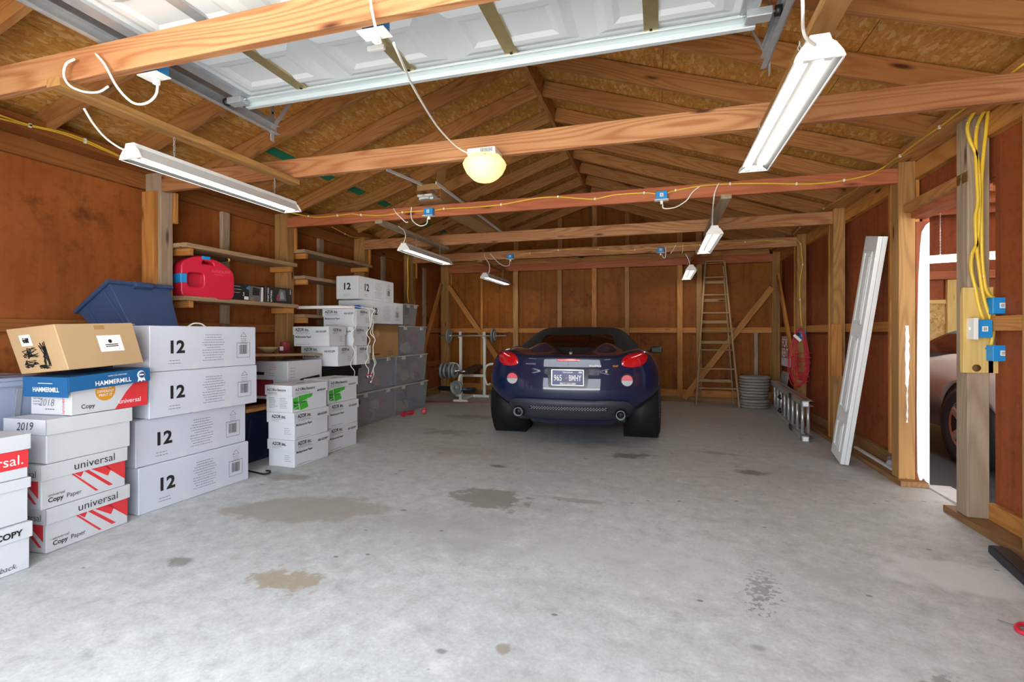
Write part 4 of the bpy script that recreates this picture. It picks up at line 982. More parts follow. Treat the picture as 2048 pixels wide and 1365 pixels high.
sp = tube('spout', [(.30, .0, .305), (.335, .0, .345), (.38, .0, .355), (.418, .0, .365)], .012, M['black'], t, 10, k=4); lathe('spout_tip', [(.0, 0), (.014, 0), (.014, .014), (.0, .014)], M['cable_y'], sp, 12, 'x').location = (.418, 0, .365)
# small boxes on the shelf
c = Carton('small black retail box with a blue corner, nearest the gas can', (-3.84, 3.712, 1.4885), R(91), .215, .11, .155, 'black', name='retail_box')
c.patch('front', [(.17, .12), (.213, .105), (.213, .153)], 'blue_pl', 'blue_corner'); c.bars('front', .02, .13, .1, 3, .03, 'whiteprint', centre=False, seed=2); c.text('front', '3', .13, .045, .05, 'whiteprint', .01); c.patch('front', [(.15, .01), (.205, .01), (.205, .04), (.15, .04)], 'whiteprint', 'barcode_patch'); c.bars('left', .02, .12, .07, 5, .022, 'whiteprint', centre=False, seed=4)
c = Carton('small grey retail box with a dark photo, between two black boxes', (-3.85, 3.93, 1.4885), R(91), .175, .10, .15, 'ink_soft', name='retail_box')
c.patch('front', [(.04, .06), (.13, .06), (.14, .13), (.05, .14)], 'black', 'photo_patch'); c.patch('front', [(.15, .0), (.184, .0), (.184, .148), (.16, .148)], 'whiteprint', 'white_strip'); c.bars('front', .02, .03, .05, 3, .012, 'gold', centre=False, seed=3)
c = Carton('black box lettered START DEAD BATTERIES on the shelf', (-3.83, 4.12, 1.4885), R(91), .39, .13, .165, 'black', name='retail_box')
M['silver'] = plain('silver_print', '9aa0a4', .4)
c.patch('front', [(.16, .02), (.30, .03), (.28, .14), (.20, .15)], 'ink_soft', 'photo_patch'); c.patch('front', [(.20, .04), (.27, .045), (.25, .12), (.215, .12)], 'silver', 'product_picture', .0006); c.patch('front', [(.15, .03), (.19, .02), (.20, .07), (.165, .09)], 'maroon', 'product_picture', .0006)
for k, s_ in enumerate(('START DEAD', 'BATTERIES.')): text(s_, .030, M['whiteprint'], c.body, (.045 + .045 * k, -.002, .008), (0, 0, 1), (-1, 0, 0), .02, 'LEFT', .82)
text('NOCO', .05, M['whiteprint'], c.body, (-.002, .06, .02), (0, 0, 1), (0, 1, 0), .03, 'LEFT', .85); text('GB70', .025, M['whiteprint'], c.body, (.37, -.002, .10), (0, 0, 1), (-1, 0, 0), .01)

# ---------------------------------------------------------------- things on the tie beams
t = T('long_carton', 'long open brown carton of white trim lying on the tie beams', 'box', (-2.17, 4.45, 2.485), R(-2))
boxes('body', [((-.13, 0, 0), (.13, 2.3, .004)), ((-.13, 0, 0), (-.126, 2.3, .14)), ((.126, 0, 0), (.13, 2.3, .14))], M['card_dk'], t)
for k, (a, b_) in enumerate((((-.13, .0, .14), (-.2, -.06, .24)), ((.126, 0, .14), (.17, -.05, .26)), ((-.13, .0, .13), (.13, .0, .13)))):
    board('end_flap', a, b_, .16 if k < 2 else .06, .004, M['card_dk'], t, up=(0, 1, 0) if k < 2 else (0, 0, 1))
for k in range(6): box('white_trim', (-.11 + .03 * (k % 3), -.03 * (k % 2), .01 + .025 * (k // 3)), (-.02 + .035 * (k % 3), 2.2, .03 + .025 * (k // 3)), M['white_paint'], t, .002)
tag(board('trim_strip', (-2.30, 3.88, 2.62), (-2.22, 4.75, 2.66), .03, .012, M['white_paint'], None), 'white trim strip poking out beside the long carton on the beams', 'trim strip')
tag(board('trim_strip', (-2.02, 4.3, 2.60), (-1.96, 6.3, 2.49), .03, .012, M['white_paint'], None), 'white trim strip to the right of the long carton on the beams', 'trim strip')

# ---------------------------------------------------------------- weight bench, bar, weights
bx, by = -3.28, 8.55
t = T('weight_bench', 'white steel weight bench with black padding by the back wall', 'weight bench', (bx, by, 0))
for s_ in (-1, 1):
    u = box('upright', (s_ * .235 - .024, -.024, .03), (s_ * .235 + .024, .024, 1.12), M['white_metal'], t, .004)
    board('bar_hook', (s_ * .235, -.03, 1.09), (s_ * .235 + .012, -.05, 1.20), .05, .012, M['white_metal'], u, up=(1, 0, 0)); board('bar_hook', (s_ * .235, -.02, 1.10), (s_ * .235, -.06, 1.095), .012, .05, M['white_metal'], u)
    tube('arm', [(s_ * .235, -.02, .44), (s_ * .27, -.02, .56), (s_ * .34, -.02, .605), (s_ * .45, -.02, .61)], .022, M['white_metal'], t, 10, k=5)
    tube('arm_pivot', [(s_ * .235, -.02, .44), (s_ * .25, -.02, .36), (s_ * .29, -.02, .24), (s_ * .36, -.02, .25)], .02, M['white_metal'], t, 10, k=5)
box('floor_bar', (-.33, -.03, 0), (.33, .03, .045), M['white_metal'], t, .004); box('cross_bar', (-.235, -.02, .37), (.235, .02, .415), M['white_metal'], t, .004)
board('spine', (0, -.02, .03), (.06, -.70, .03), .045, .045, M['white_metal'], t); board('front_post', (.05, -.69, .0), (.05, -.69, .46), .05, .05, M['white_metal'], t, up=(1, 0, 0))
box('front_foot', (-.07, -.745, 0), (.19, -.685, .042), M['white_metal'], t, .004)
board('frame_rail', (.05, -.69, .45), (.0, -.02, .40), .045, .045, M['white_metal'], t)
box('seat_pad', (-.09, -.62, .475), (.15, -.28, .525), M['vinyl'], t, .02, True, 3); board('back_pad', (.02, -.28, .50), (.0, .45, .55), .05, .24, M['vinyl'], t, bevel=.02)
tube('foam_roller', [(-.30, -.80, .235), (.36, -.80, .225)], .042, M['vinyl'], t, 16); tube('roller_bar', [(-.34, -.80, .235), (.40, -.80, .225)], .012, M['chrome'], t, 8)
board('leg_lever', (.05, -.72, .44), (.04, -.80, .2), .04, .04, M['white_metal'], t, up=(1, 0, 0)); tube('weight_peg', [(-.16, -.74, .52), (.2, -.74, .52)], .012, M['chrome'], t, 8)
PLP = lambda r_, h_: [(.014, -h_), (r_ * .25, -h_), (r_ * .3, -h_ * .6), (r_ * .82, -h_ * .6), (r_ * .86, -h_), (r_, -h_), (r_, h_), (r_ * .86, h_), (r_ * .82, h_ * .6), (r_ * .3, h_ * .6), (r_ * .25, h_), (.014, h_)]
t = T('barbell', 'grey barbell resting on the bench uprights', 'barbell', (bx, by - .055, 1.125)); tube('bar', [(-.66, 0, 0), (.66, 0, 0)], .0125, M['iron'], t, 10)
for s_ in (-1, 1): tube('collar', [(s_ * .40, 0, 0), (s_ * .46, 0, 0)], .022, M['chrome'], t, 12)
def plate(label, loc, r_, h_, rz=0):
    t = T('weight_plate', label, 'weight plate', loc, rz, 'grey weight plates'); lathe('disc', PLP(r_, h_), M['iron'], t, 32, 'x'); return t
plate('grey weight plate on the left end of the barbell', (bx - .45, by - .055, 1.125), .135, .014); plate('grey weight plate on the right end of the barbell', (bx + .42, by - .055, 1.125), .135, .012); plate('smaller grey plate outside the right barbell plate', (bx + .45, by - .055, 1.125), .085, .012)
t = T('dumbbell_bar', 'chrome dumbbell bar loaded with plates on the bench seat', 'dumbbell', (bx - .02, by - .76, .532)); tube('bar', [(-.33, 0, 0), (.13, -.02, 0)], .014, M['chrome'], t, 10)
for k, x in enumerate((-.23, -.165, -.075, -.015)): plate(('leftmost plate on the seat dumbbell', 'second plate from the left on the seat dumbbell', 'third plate from the left on the seat dumbbell', 'rightmost plate on the seat dumbbell')[k], (bx - .02 + x, by - .765, .532), .128, .02)
p = plate('round grey plate facing the camera, leaning low on the bench', (bx + .045, by - .875, .262), .115, .02, R(75)); tube('plate_peg', [(-.03, 0, 0), (.03, 0, 0)], .016, M['chrome'], p, 10)
# red dumbbells
def dumb(label, loc, rz):
    t = T('dumbbell', label, 'dumbbell', loc, rz, 'small red dumbbells'); tube('handle', [(-.06, 0, 0), (.06, 0, 0)], .015, M['redpl'], t, 10)
    for s_ in (-1, 1): lathe('head', [(.0, -.03), (.028, -.028), (.034, -.015), (.034, .015), (.028, .028), (.0, .03)], M['redpl'], t, 6, 'x', False).location = (s_ * .085, 0, 0)
dumb('small red dumbbell on the floor by the clear bins, nearer one', (-3.40, 6.30, .036), R(78)); dumb('small red dumbbell on the floor by the clear bins, farther one', (-3.30, 6.62, .036), R(115))
tag(tube('air_line', [(-3.9, 7.72, .006), (-3.3, 7.75, .006), (-2.5, 7.92, .006), (-2.1, 8.0, .006)], .008, M['maroon'], None, 6, k=5), 'dull red line lying across the floor before the bench', 'hose')

# ---------------------------------------------------------------- wooden stepladder
t = T('stepladder', 'tall wooden stepladder standing against the back wall', 'stepladder', (.90, 8.45, 0))
wl = wood('ladder_wood', '8d7050', 'b9996f', freq=6)
def lx(z, s_): return s_ * (.318 - .172 * z / 2.37)
for s_ in (-1, 1):
    board('side_rail', (lx(0, s_), 0, 0), (lx(2.37, s_), .36, 2.37), .07, .024, wl, t, up=(0, 1, 0))
    board('rear_rail', (lx(0, s_) * .93, .44, 0), (lx(2.3, s_) * .9, .40, 2.28), .04, .022, wl, t, up=(0, 1, 0))
for z in (.294, .601, .902, 1.208, 1.505, 1.80, 2.092): board('step', (lx(z, -1), .36 * z / 2.37, z), (lx(z, 1), .36 * z / 2.37, z), .02, .09, wl, t)
for z in (.38, 1.02, 1.36, 1.72, 2.02): board('rear_bar', (lx(z, -1) * .9, .43 - .04 * z / 2.3, z), (lx(z, 1) * .9, .43 - .04 * z / 2.3, z), .05, .018, wl, t)
board('top_cap', (lx(2.37, -1) - .015, .36, 2.36), (lx(2.37, 1) + .015, .36, 2.36), .022, .10, wl, t)
# concrete rounds
rr = random.Random(9)
for k in range(11):
    r_ = .220 + rr.uniform(-.009, .009); prof = [(.0, .0), (r_ - .022, .0), (r_, .012), (r_ + rr.uniform(-.003, .002), .028), (r_ - .020, .042), (.0, .042)]
    t = T('concrete_paver', 'round exposed-aggregate concrete paver, number %s up its stack' % ('one two three four five six seven eight nine ten eleven'.split()[k]), 'paver', (1.455 + rr.uniform(-.012, .012), 8.60 + rr.uniform(-.01, .01), .001 + .0455 * k), rr.random() * 6, 'pavers in the corner stack')
    o = lathe('disc', prof, M['stone'], t, 24, 'z', False)
    for v in o.data.vertices:
        if v.co.length > .15: v.co.x += rr.uniform(-.004, .004); v.co.y += rr.uniform(-.004, .004)
# aluminium extension ladder lying on edge
t = T('extension_ladder', 'aluminium extension ladder lying on its edge along the right wall', 'ladder', (1.50, 6.04, 0), R(-4.2))
for k, (x, y0, y1) in enumerate(((.0, .0, 2.50), (.062, .04, 2.53))):
    y0 = y0 if k else y0 + .0
    for z in (.005, .375): 
        boxes('rail', [((x, y0, z), (x + .004, y1, z + .06)), ((x, y0, z), (x + .05, y1, z + .004)), ((x, y0, z + .056), (x + .05, y1, z + .06))], M['alu'], t)
    n_ = 8
    for i in range(n_): lathe('rung', [(.0, .05), (.0165, .05), (.0165, .39), (.0, .39)], M['alu'], t, 12).location = (x + .025, y0 + .13 + i * .30, 0)
for z in (-.002, .375): 
    e_ = box('rail_foot', (-.012, -.045, max(z, 0)), (.06, .06, z + .068), M['iron'], t, .004); box('end_plate', (.0, -.05, z + .012), (.05, -.045, z + .056), M['whiteprint'], e_)
    box('guide_bracket', (-.014, .62, max(z, 0)), (.0, .76, z + .066), M['black'], t, .004)
for z in (.12, .30): tube('rung_lock', [(-.01, 1.5, z + .02), (-.03, 1.45, z), (-.02, 1.38, z - .01)], .016, M['black'], t, 8, k=3)

# ---------------------------------------------------------------- right wall: door, red cord, sign
P0 = Vector((1.545, 5.02, .012)); ez = Vector((.150, -.385, 1.945)).normalized(); ey = Vector((.05, .97, .19)); ey = (ey - ez * ey.dot(ez)).normalized(); ex = ey.cross(ez)
dr = T('folding_door', 'narrow white panelled bifold door leaning against the right wall', 'door')
Md = Matrix((ex, ey, ez)).transposed().to_4x4(); Md.translation = P0; dr.matrix_world = Md
for k in range(2): box('leaf', (.0345 * k, 0, 0), (.0345 * k + .0325, .30, 1.98), M['white_paint'], dr, .002)
for z0, z1 in ((.09, .36), (.46, 1.14), (1.24, 1.86)):
    fr = boxes('panel_moulding', [((-.011, .06, z0), (.001, .24, z0 + .022)), ((-.011, .06, z1 - .022), (.001, .24, z1)), ((-.011, .06, z0), (.001, .082, z1)), ((-.011, .218, z0), (.001, .24, z1))], M['white_paint'], dr, .004)
    box('raised_panel', (-.009, .10, z0 + .042), (.001, .20, z1 - .042), M['white_paint'], fr, .006)
for y in (.03, .27): lathe('pivot_pin', [(.0, -.012), (.006, -.012), (.006, .0), (.0, .0)], M['chrome'], dr, 8).location = (.05, y, 0)
# red extension cord coil on the rear right post
t = T('extension_lead', 'coiled red extension cord hanging on the rear right post', 'extension cord', (1.805, 7.385, 1.24))
rr = random.Random(2); pts = []
for k in range(9):
    wd = rr.uniform(.06, .15); ln = rr.uniform(.55, .80); ph = rr.uniform(-.03, .03)
    for j in range(14):
        q = 6.283 * j / 14; s_ = (1 - math.cos(q)) / 2
        pts.append((wd * math.sin(q) * (.55 + .45 * s_) + ph * s_ - .01, -.010 * (k % 5) - .02 + rr.uniform(-.006, .006), -ln * s_ + rr.uniform(-.006, .006)))
tube('cord', pts, .0055, plain('red_cord', 'c81f33', .4), t, 6, k=3)
wr = []
for j in range(60):
    q = 6.283 * j / 12; wr.append((.12 * math.cos(q) * (1 - j / 200), -.075 - .008 * (j % 3) + .005 * math.sin(q * 3), -.33 + .02 * math.sin(q + j * .1) - .006 * j))
tube('cord', wr, .0062, bpy.data.materials['red_cord'], t, 6, k=3); board('tag_card', (-.09, -.092, -.09), (-.01, -.092, -.17), .035, .002, M['whiteprint'], t); box('plug', (-.06, -.09, -.10), (-.02, -.06, -.06), M['black'], t, .008)
sg = T('rent_sign', 'white and dark red FOR RENT sign in the rear right corner', 'sign', (1.895, 8.82, .66), R(-90))
M['signred'] = plain('sign_red', '8e1f2b', .5)
box('board', (0, 0, 0), (.55, .006, .46), M['boxwhite'], sg); bd = box('red_panel', (.015, -.002, .13), (.535, 0, .445), M['signred'], sg)
text('FOR', .19, M['whiteprint'], bd, (.06, -.0035, .30), bold=.02, sx=.95); text('RENT', .19, M['whiteprint'], bd, (.04, -.0035, .145), bold=.02, sx=.85)
tag(board('metal_sheet', (1.80, 8.50, .05), (1.885, 8.50, .58), .42, .012, plain('grey_sheet', '8f908e', .5), None, up=(0, 1, 0)), 'grey sheet leaning below the FOR RENT sign', 'sheet')
# strip and bottle on the right sill
tag(board('trim_strip', (1.86, 5.62, .052), (1.85, 4.62, .052), .018, .03, M['white_paint'], None), 'white trim strip lying on the right sill by the post', 'trim strip')
t = T('plastic_bottle', 'crumpled clear plastic bottle lying on the right sill', 'bottle', (1.86, 4.84, .10), R(70)); b_ = lathe('body', [(.0, -.09), (.032, -.085), (.036, -.04), (.030, -.01), (.037, .03), (.034, .06), (.015, .085), (.013, .105), (.0, .105)], M['film'], t, 14, 'x')
lathe('cap', [(.0, 0), (.015, 0), (.015, .016), (.0, .016)], M['navy'], t, 14, 'x').location = (.10, 0, 0)
for v in b_.data.vertices: v.co.y += rr.uniform(-.005, .005); v.co.z += rr.uniform(-.005, .005)
# right foreground
t = T('rubber_strip', 'black rubber strip with a rounded end lying by the right sill', 'rubber strip', (1.735, 3.27, .001), R(-99)); vs_ = [(0, 0)]
prism('body', rnd([(0, -.045), (.75, -.05), (.75, .05), (0, .045)], .045), 0, .035, M['rubber'], t, .008, axis='z')
prism('tread', rnd([(.03, -.03), (.72, -.033), (.72, .033), (.03, .03)], .03), .035, .042, M['black'], t, .003, axis='z')
t = T('hacksaw', 'red hacksaw lying on the floor at the right picture edge', 'saw', (1.40, 2.42, .012), R(-38))
tube('bow', [(0, -.055, 0), (-.035, -.045, 0), (-.045, 0, 0), (-.03, .035, 0), (.02, .05, 0), (.16, .052, 0), (.30, .05, 0), (.34, .02, 0)], .0085, M['redpl'], t, 8, k=5); tube('bow', [(0, -.055, 0), (.06, -.06, 0), (.12, -.055, 0)], .0085, M['redpl'], t, 8)
box('blade', (-.10, -.012, -.003), (.33, .0, -.001), M['iron'], t); box('handle', (.30, -.09, -.012), (.345, .03, .014), M['redpl'], t, .01)
t = T('hook_tool', 'black hooked tool on the floor beside the 12 cartons', 'tool', (-3.24, 3.36, .008), R(-5)); tube('shaft', [(-.12, .02, 0), (.02, .0, 0), (.12, -.01, 0), (.15, .015, .006), (.13, .045, .012), (.09, .04, .012)], .007, M['black'], t, 8, k=4); tube('grip', [(-.19, .03, .002), (-.11, .018, .002)], .011, M['black'], t, 8)
# ---------------------------------------------------------------- cars
def sstep(a, b, x):
    t = max(0, min(1, (x - a) / (b - a))); return t * t * (3 - 2 * t)
def lerp_tab(tab, t):
    """piecewise smooth interpolation of rows, t in 0..len-1"""
    i = min(int(t), len(tab) - 2); f = t - i
    a = tab[max(i - 1, 0)]; b = tab[i]; c = tab[i + 1]; d = tab[min(i + 2, len(tab) - 1)]
    return [.5 * (2 * q + (r_ - p) * f + (2 * p - 5 * q + 4 * r_ - s_) * f * f + (3 * q - p - 3 * r_ + s_) * f ** 3) for p, q, r_, s_ in zip(a, b, c, d)]
CL = 3.62
def plan(wd, yr, yf, n, Rr, Rf, e):
    """plan outline from rear centre round the right side to the front and back; returns (x, y)"""
    pts = []
    for k in range(n + 1):
        q = (k / n) * math.pi / 2; pts.append((wd * math.sin(q) ** (2 / e), yr + Rr * (1 - max(0, math.cos(q)) ** (2 / e))))
    m = n
    for k in range(1, m): pts.append((wd, yr + Rr + (yf - Rf - yr - Rr) * k / m))
    for k in range(n + 1):
        q = (1 - k / n) * math.pi / 2; pts.append((wd * math.sin(q) ** (2 / 2.3), yf - Rf * (1 - max(0, math.cos(q)) ** (2 / 2.3))))
    return pts + [(-x, y) for x, y in pts[-2:0:-1]]
def loft(name, rings, mat, parent, cap=True, closed_bottom=True):
    n = len(rings[0]); vs = [p for r_ in rings for p in r_]; fs = []
    for i in range(len(rings) - 1):
        for j in range(n): fs.append((i * n + j, i * n + (j + 1) % n, (i + 1) * n + (j + 1) % n, (i + 1) * n + j))
    if closed_bottom: fs.append(tuple(range(n - 1, -1, -1)))
    if cap: fs.append(tuple((len(rings) - 1) * n + j for j in range(n)))
    return mobj(name, vs, fs, mat, parent, True)
#        z    half w  rear y  front y
BODY = [(.17, .62, .26, 3.40), (.24, .66, .13, 3.50), (.31, .715, .075, 3.57), (.38, .80, .04, 3.60), (.46, .885, .012, 3.62), (.55, .94, .0, 3.62), (.64, .958, .004, 3.60), (.73, .955, .02, 3.56),
        (.80, .94, .036, 3.5), (.86, .912, .045, 3.42), (.90, .88, .048, 3.34), (.925, .84, .062, 3.26), (.94, .78, .12, 3.15), (.945, .68, .24, 3.0), (.948, .55, .40, 2.85), (.95, .40, .6, 2.6), (.95, .2, .9, 2.3), (.95, .05, 1.2, 2.0)]
def body_surface(x, y, z, lvl):
    zz = z
    top = sstep(.84, .925, z)
    zz += top * .055 * math.exp(-((abs(x) - .72) / .17) ** 2) * sstep(.05, .35, y) * (1 - sstep(1.3, 1.9, y))
    zz += sstep(.93, .945, z) * .112 * math.exp(-((abs(x) - .37) / .155) ** 2) * sstep(.22, .72, y) * (1 - sstep(1.2, 1.6, y))
    zz *= 1 - .2 * sstep(1.9, 3.6, y) * sstep(.4, .9, z)
    xx = x * (1 - .05 * math.exp(-((y - 1.85) / .5) ** 2))
    return (xx, y, zz)
def patch_on(name, poly, bvh, mat, parent, off=.006, step=.02, bulge=0.0, dirv=(0, 1, 0), org=(0, -3, 0), axes=(0, 2), thick=0):
    """sheet following the bodywork, outlined in the view along dirv"""
    n = len(poly); P = [Vector(p) for p in poly]
    x0, x1 = min(p.x for p in P), max(p.x for p in P); y0, y1 = min(p.y for p in P), max(p.y for p in P)
    dens = []
    for i in range(n):
        a, b = P[i], P[(i + 1) % n]; m = max(1, int((b - a).length / step))
        for k in range(m): dens.append(a.lerp(b, k / m))
    nb = len(dens); pts = list(dens)
    def inside(p):
        c_ = False
        for i in range(nb):
            a, b = dens[i], dens[i - 1]
            if (a.y > p.y) != (b.y > p.y) and p.x < (b.x - a.x) * (p.y - a.y) / (b.y - a.y) + a.x: c_ = not c_
        return c_
    y = y0 + step / 2
    while y < y1:
        x = x0 + step / 2
        while x < x1:
            p = Vector((x, y))
            if inside(p) and min((p - q).length for q in dens) > step * .4: pts.append(p)
            x += step
        y += step
    ed = [(i, (i + 1) % nb) for i in range(nb)]
    v2, _, f2, ov, _, _ = delaunay_2d_cdt(pts, ed, [], 1, 1e-6)
    D = Vector(dirv); vs = []
    for p in v2:
        o = Vector(org); o[axes[0]] = p.x; o[axes[1]] = p.y
        loc, nor, idx, dist = bvh.ray_cast(o, D)
        if loc is None:
            loc, nor, idx, dist = bvh.find_nearest(o + D * 3.2)
        dm = min((p - q).length for q in dens)
        vs.append(loc - D * (off + bulge * (1 - math.exp(-dm / .02))))
    return mobj(name, vs, [tuple(f) for f in f2], mat, parent, True)
def mir(poly): return [(-x, y) for x, y in poly][::-1]
def circle(cx, cy, r_, n=24): return [(cx + r_ * math.cos(6.283 * k / n), cy + r_ * math.sin(6.283 * k / n)) for k in range(n)]
def g_paint(name, hexc, metal=.35):
    g = G(name); n = g.noise(g.co(False), 900, 1)
    return g.out(g.mix(g.math('MULTIPLY', n, .08), C(hexc), C('5a6fa0')), .4, metal, Specular_IOR_Level=.15, Coat_Weight=1.0, Coat_Roughness=.03)
M['lamp_red'] = G('red_lamp_lens').out(C('c8101c'), .12, 0.0, Coat_Weight=1.0, Coat_Roughness=.02)
M['softtop'] = plain('black_canvas', '1b1b1e', .85, var=.2, sc_=40)
M['glass_dark'] = G('dark_rear_glass').out(C('241008'), .06, 0.0, Coat_Weight=.6)
M['valance'] = plain('grey_black_plastic', '33353f', .5, var=.1)
M['meshcell'] = plain('grille_mesh', '6a6d78', .4)
M['plateblue'] = plain('plate_blue', '27346e', .35, var=.15, sc_=12)
def car(name, label, paint, loc, rz, plate_=True):
    t = T(name, label, 'car', loc, rz)
    rings = []; NL = 64
    for i in range(NL + 1):
        z, wd, yr, yf = lerp_tab(BODY, i * (len(BODY) - 1) / NL)
        Rr = .62 - .1 * sstep(.6, .95, z); yfe = max(yf, yr + .9)
        rings.append([body_surface(x, y, z, i) for x, y in plan(wd, yr, yfe, 20, min(Rr, (yfe - yr) * .45), min(.9, (yfe - yr) * .45), 2.7)])
    body = loft('body', rings, paint, t)
    # cut the wheel arches
    bvh = BVHTree.FromPolygons([v.co[:] for v in body.data.vertices], [tuple(p.vertices) for p in body.data.polygons])
    cuts = []
    for s_ in (-1, 1):
        for y in (.80, 2.95):
            c_ = lathe('cut', [(.0, -.3), (.415, -.3), (.415, .3), (.0, .3)], M['darkhole'], None, 40, 'x', False); c_.location = (s_ * .92, y, .36); cuts.append(c_)
            md = body.modifiers.new('arch', 'BOOLEAN'); md.operation = 'DIFFERENCE'; md.solver = 'EXACT'; md.object = c_
    body.parent = None
    bpy.context.view_layer.update()
    me = bpy.data.meshes.new_from_object(body.evaluated_get(bpy.context.evaluated_depsgraph_get()))
    body.modifiers.clear(); body.data = me; body.parent = t
    while len(me.materials) > 1: me.materials.pop()
    for p in me.polygons: p.use_smooth = True; p.material_index = 0
    for c_ in cuts: bpy.data.objects.remove(c_)
    # soft top
    TOP = [(.90, .80, .70, 2.75), (.97, .765, .80, 2.62), (1.05, .705, .92, 2.48), (1.12, .64, 1.04, 2.36), (1.18, .575, 1.15, 2.25), (1.22, .515, 1.24, 2.16), (1.243, .44, 1.34, 2.05), (1.252, .33, 1.45, 1.9), (1.256, .12, 1.6, 1.75)]
    rg = []
    for i in range(25):
        z, wd, yr, yf = lerp_tab(TOP, i * (len(TOP) - 1) / 24)
        rg.append([(x, y, z) for x, y in plan(wd, yr, max(yf, yr + .12), 12, min(.45, (yf - yr) * .45), min(.4, (yf - yr) * .45), 3.4)])
    st = loft('soft_top', rg, M['softtop'], t)
    bt = BVHTree.FromPolygons([v.co[:] for v in st.data.vertices], [tuple(p.vertices) for p in st.data.polygons])
    ap = dict(bvh=bt, parent=st)
    patch_on('rear_window', rnd([(-.47, 1.0), (.47, 1.0), (.43, 1.13), (.385, 1.155), (-.385, 1.155), (-.43, 1.13)], .05), mat=M['glass_dark'], off=.004, step=.03, **ap)
    for s_ in (-1, 1):
        patch_on('side_window', rnd([(1.25, .99), (2.35, .99), (2.15, 1.12), (1.95, 1.19), (1.55, 1.19)], .05), mat=M['glass_dark'], off=.004, step=.04, dirv=(-s_, 0, 0), org=(s_ * 3, 0, 0), axes=(1, 2), **ap)
    # lamps and rear panels
    for s_ in (1, -1):
        f = (lambda p: p) if s_ > 0 else mir
        patch_on('tail_light', rnd(f([(.545, .835), (.63, .815), (.74, .822), (.80, .87), (.825, .93), (.78, .968), (.70, .968), (.60, .945), (.55, .895)]), .03), bvh, M['lamp_red'], t, .004, .016, .014)
        rf = lathe('round_lamp', [(.0, -.03), (.066, -.028), (.070, -.015), (.074, .03), (.074, .12)], M['valance'], t, 28, 'y')
        hit = bvh.ray_cast(Vector((s_ * .605, -3, .685)), Vector((0, 1, 0)))[0]; rf.location = hit
        o = prism('red_lens', [(.058 * math.cos(q * math.pi / 14), .058 * math.sin(q * math.pi / 14)) for q in range(15)], -.036, -.028, M['redpl'], rf, .002)
        o2 = prism('clear_lens', [(.058 * math.cos(q * math.pi / 14), -.058 * math.sin(q * math.pi / 14)) for q in range(15)], -.036, -.028, plain('clear_lens', 'a9acb2', .4), rf, .002)
        ex_ = lathe('exhaust_tip', [(.040, .16), (.046, .0), (.048, -.05), (.042, -.052), (.038, .0), (.036, .15)], M['iron'], t, 24, 'y'); ex_.location = (s_ * .54, .085, .325)
        lathe('exhaust_bore', [(.0, .0), (.037, .0), (.037, .02)], M['darkhole'], ex_, 20, 'y')
    patch_on('brake_light', rnd([(-.12, .877), (.12, .877), (.115, .905), (-.115, .905)], .012), bvh, M['lamp_red'], t, .006, .015, .006)
    vz = [(-.70, .26), (.70, .26), (.69, .34), (.655, .43), (.60, .465), (.45, .475), (-.45, .475), (-.60, .465), (-.655, .43), (-.69, .34)]
    va = patch_on('lower_valance', rnd(vz, .04), bvh, M['valance'], t, .02, .025, .028)
    b2 = BVHTree.FromPolygons([v.co[:] for v in va.data.vertices], [tuple(p.vertices) for p in va.data.polygons])
    gr = patch_on('grille_strip', rnd([(-.42, .365), (.42, .365), (.40, .405), (-.40, .405)], .015), b2, M['darkhole'], va, .003, .02)
    for k in range(27):
        for r_ in range(3): 
            x = -.39 + .03 * k + .015 * (r_ % 2)
            if abs(x) < .4: h = b2.ray_cast(Vector((x, -3, .372 + .012 * r_)), Vector((0, 1, 0)))[0]; h and box('mesh_cell', (x - .008, h.y - .006, h.z - .004), (x + .008, h.y, h.z + .004), M['meshcell'], gr)
    for s_ in (-1, 1): patch_on('exhaust_cutout', circle(s_ * .54, .325, .066), b2, M['darkhole'], va, .003, .02)
    patch_on('plate_recess', rnd([(-.205, .60), (.205, .60), (.215, .80), (-.215, .80)], .03), bvh, plain('recess_navy', '060c1c', .3), t, .003, .03)
    hz = bvh.ray_cast(Vector((0, -3, .7)), Vector((0, 1, 0)))[0]
    if plate_:
        lp = box('license_plate', (-.162, hz.y - .022, .632), (.162, hz.y - .012, .785), M['plateblue'], t, .003)
        yv = hz.y - .0235
        text('965', .088, M['whiteprint'], lp, (-.145, yv, .675), bold=.008, sx=.66); text('BMHY', .088, M['whiteprint'], lp, (.012, yv, .675), bold=.008, sx=.55); text('TENNESSEE', .022, M['whiteprint'], lp, (0, yv, .755), bold=.005, align='CENTER')
        ring = lathe('plate_emblem', [(.0, 0), (.013, 0), (.013, .001), (.0, .001)], M['silver'], lp, 16, 'y'); ring.location = (-.012, yv, .70)
        box('county_sticker', (-.08, yv - .0005, .637), (.085, yv + .0005, .656), M['boxwhite'], lp); box('year_sticker', (.115, yv - .0005, .755), (.15, yv + .0005, .775), M['boxwhite'], lp)
        text('ROBERTSON', .017, M['ink'], lp, (0, yv - .001, .6405), align='CENTER', bold=.01)
        boxes('plate_frame', [((-.17, yv, .624), (.17, yv + .006, .633)), ((-.17, yv, .784), (.17, yv + .006, .793)), ((-.17, yv, .624), (-.161, yv + .006, .793)), ((.161, yv, .624), (.17, yv + .006, .793))], M['chrome'], lp, .002)
        def decal(s_, x, z, sz, m, **k):
            h = bvh.ray_cast(Vector((x, -3, z)), Vector((0, 1, 0)))[0]
            h2 = bvh.ray_cast(Vector((x + .15, -3, z)), Vector((0, 1, 0)))[0]
            return text(s_, sz, m, t, h - Vector((0, .006, 0)), (h2 - h), (0, .12, 1), name='badge', **k)
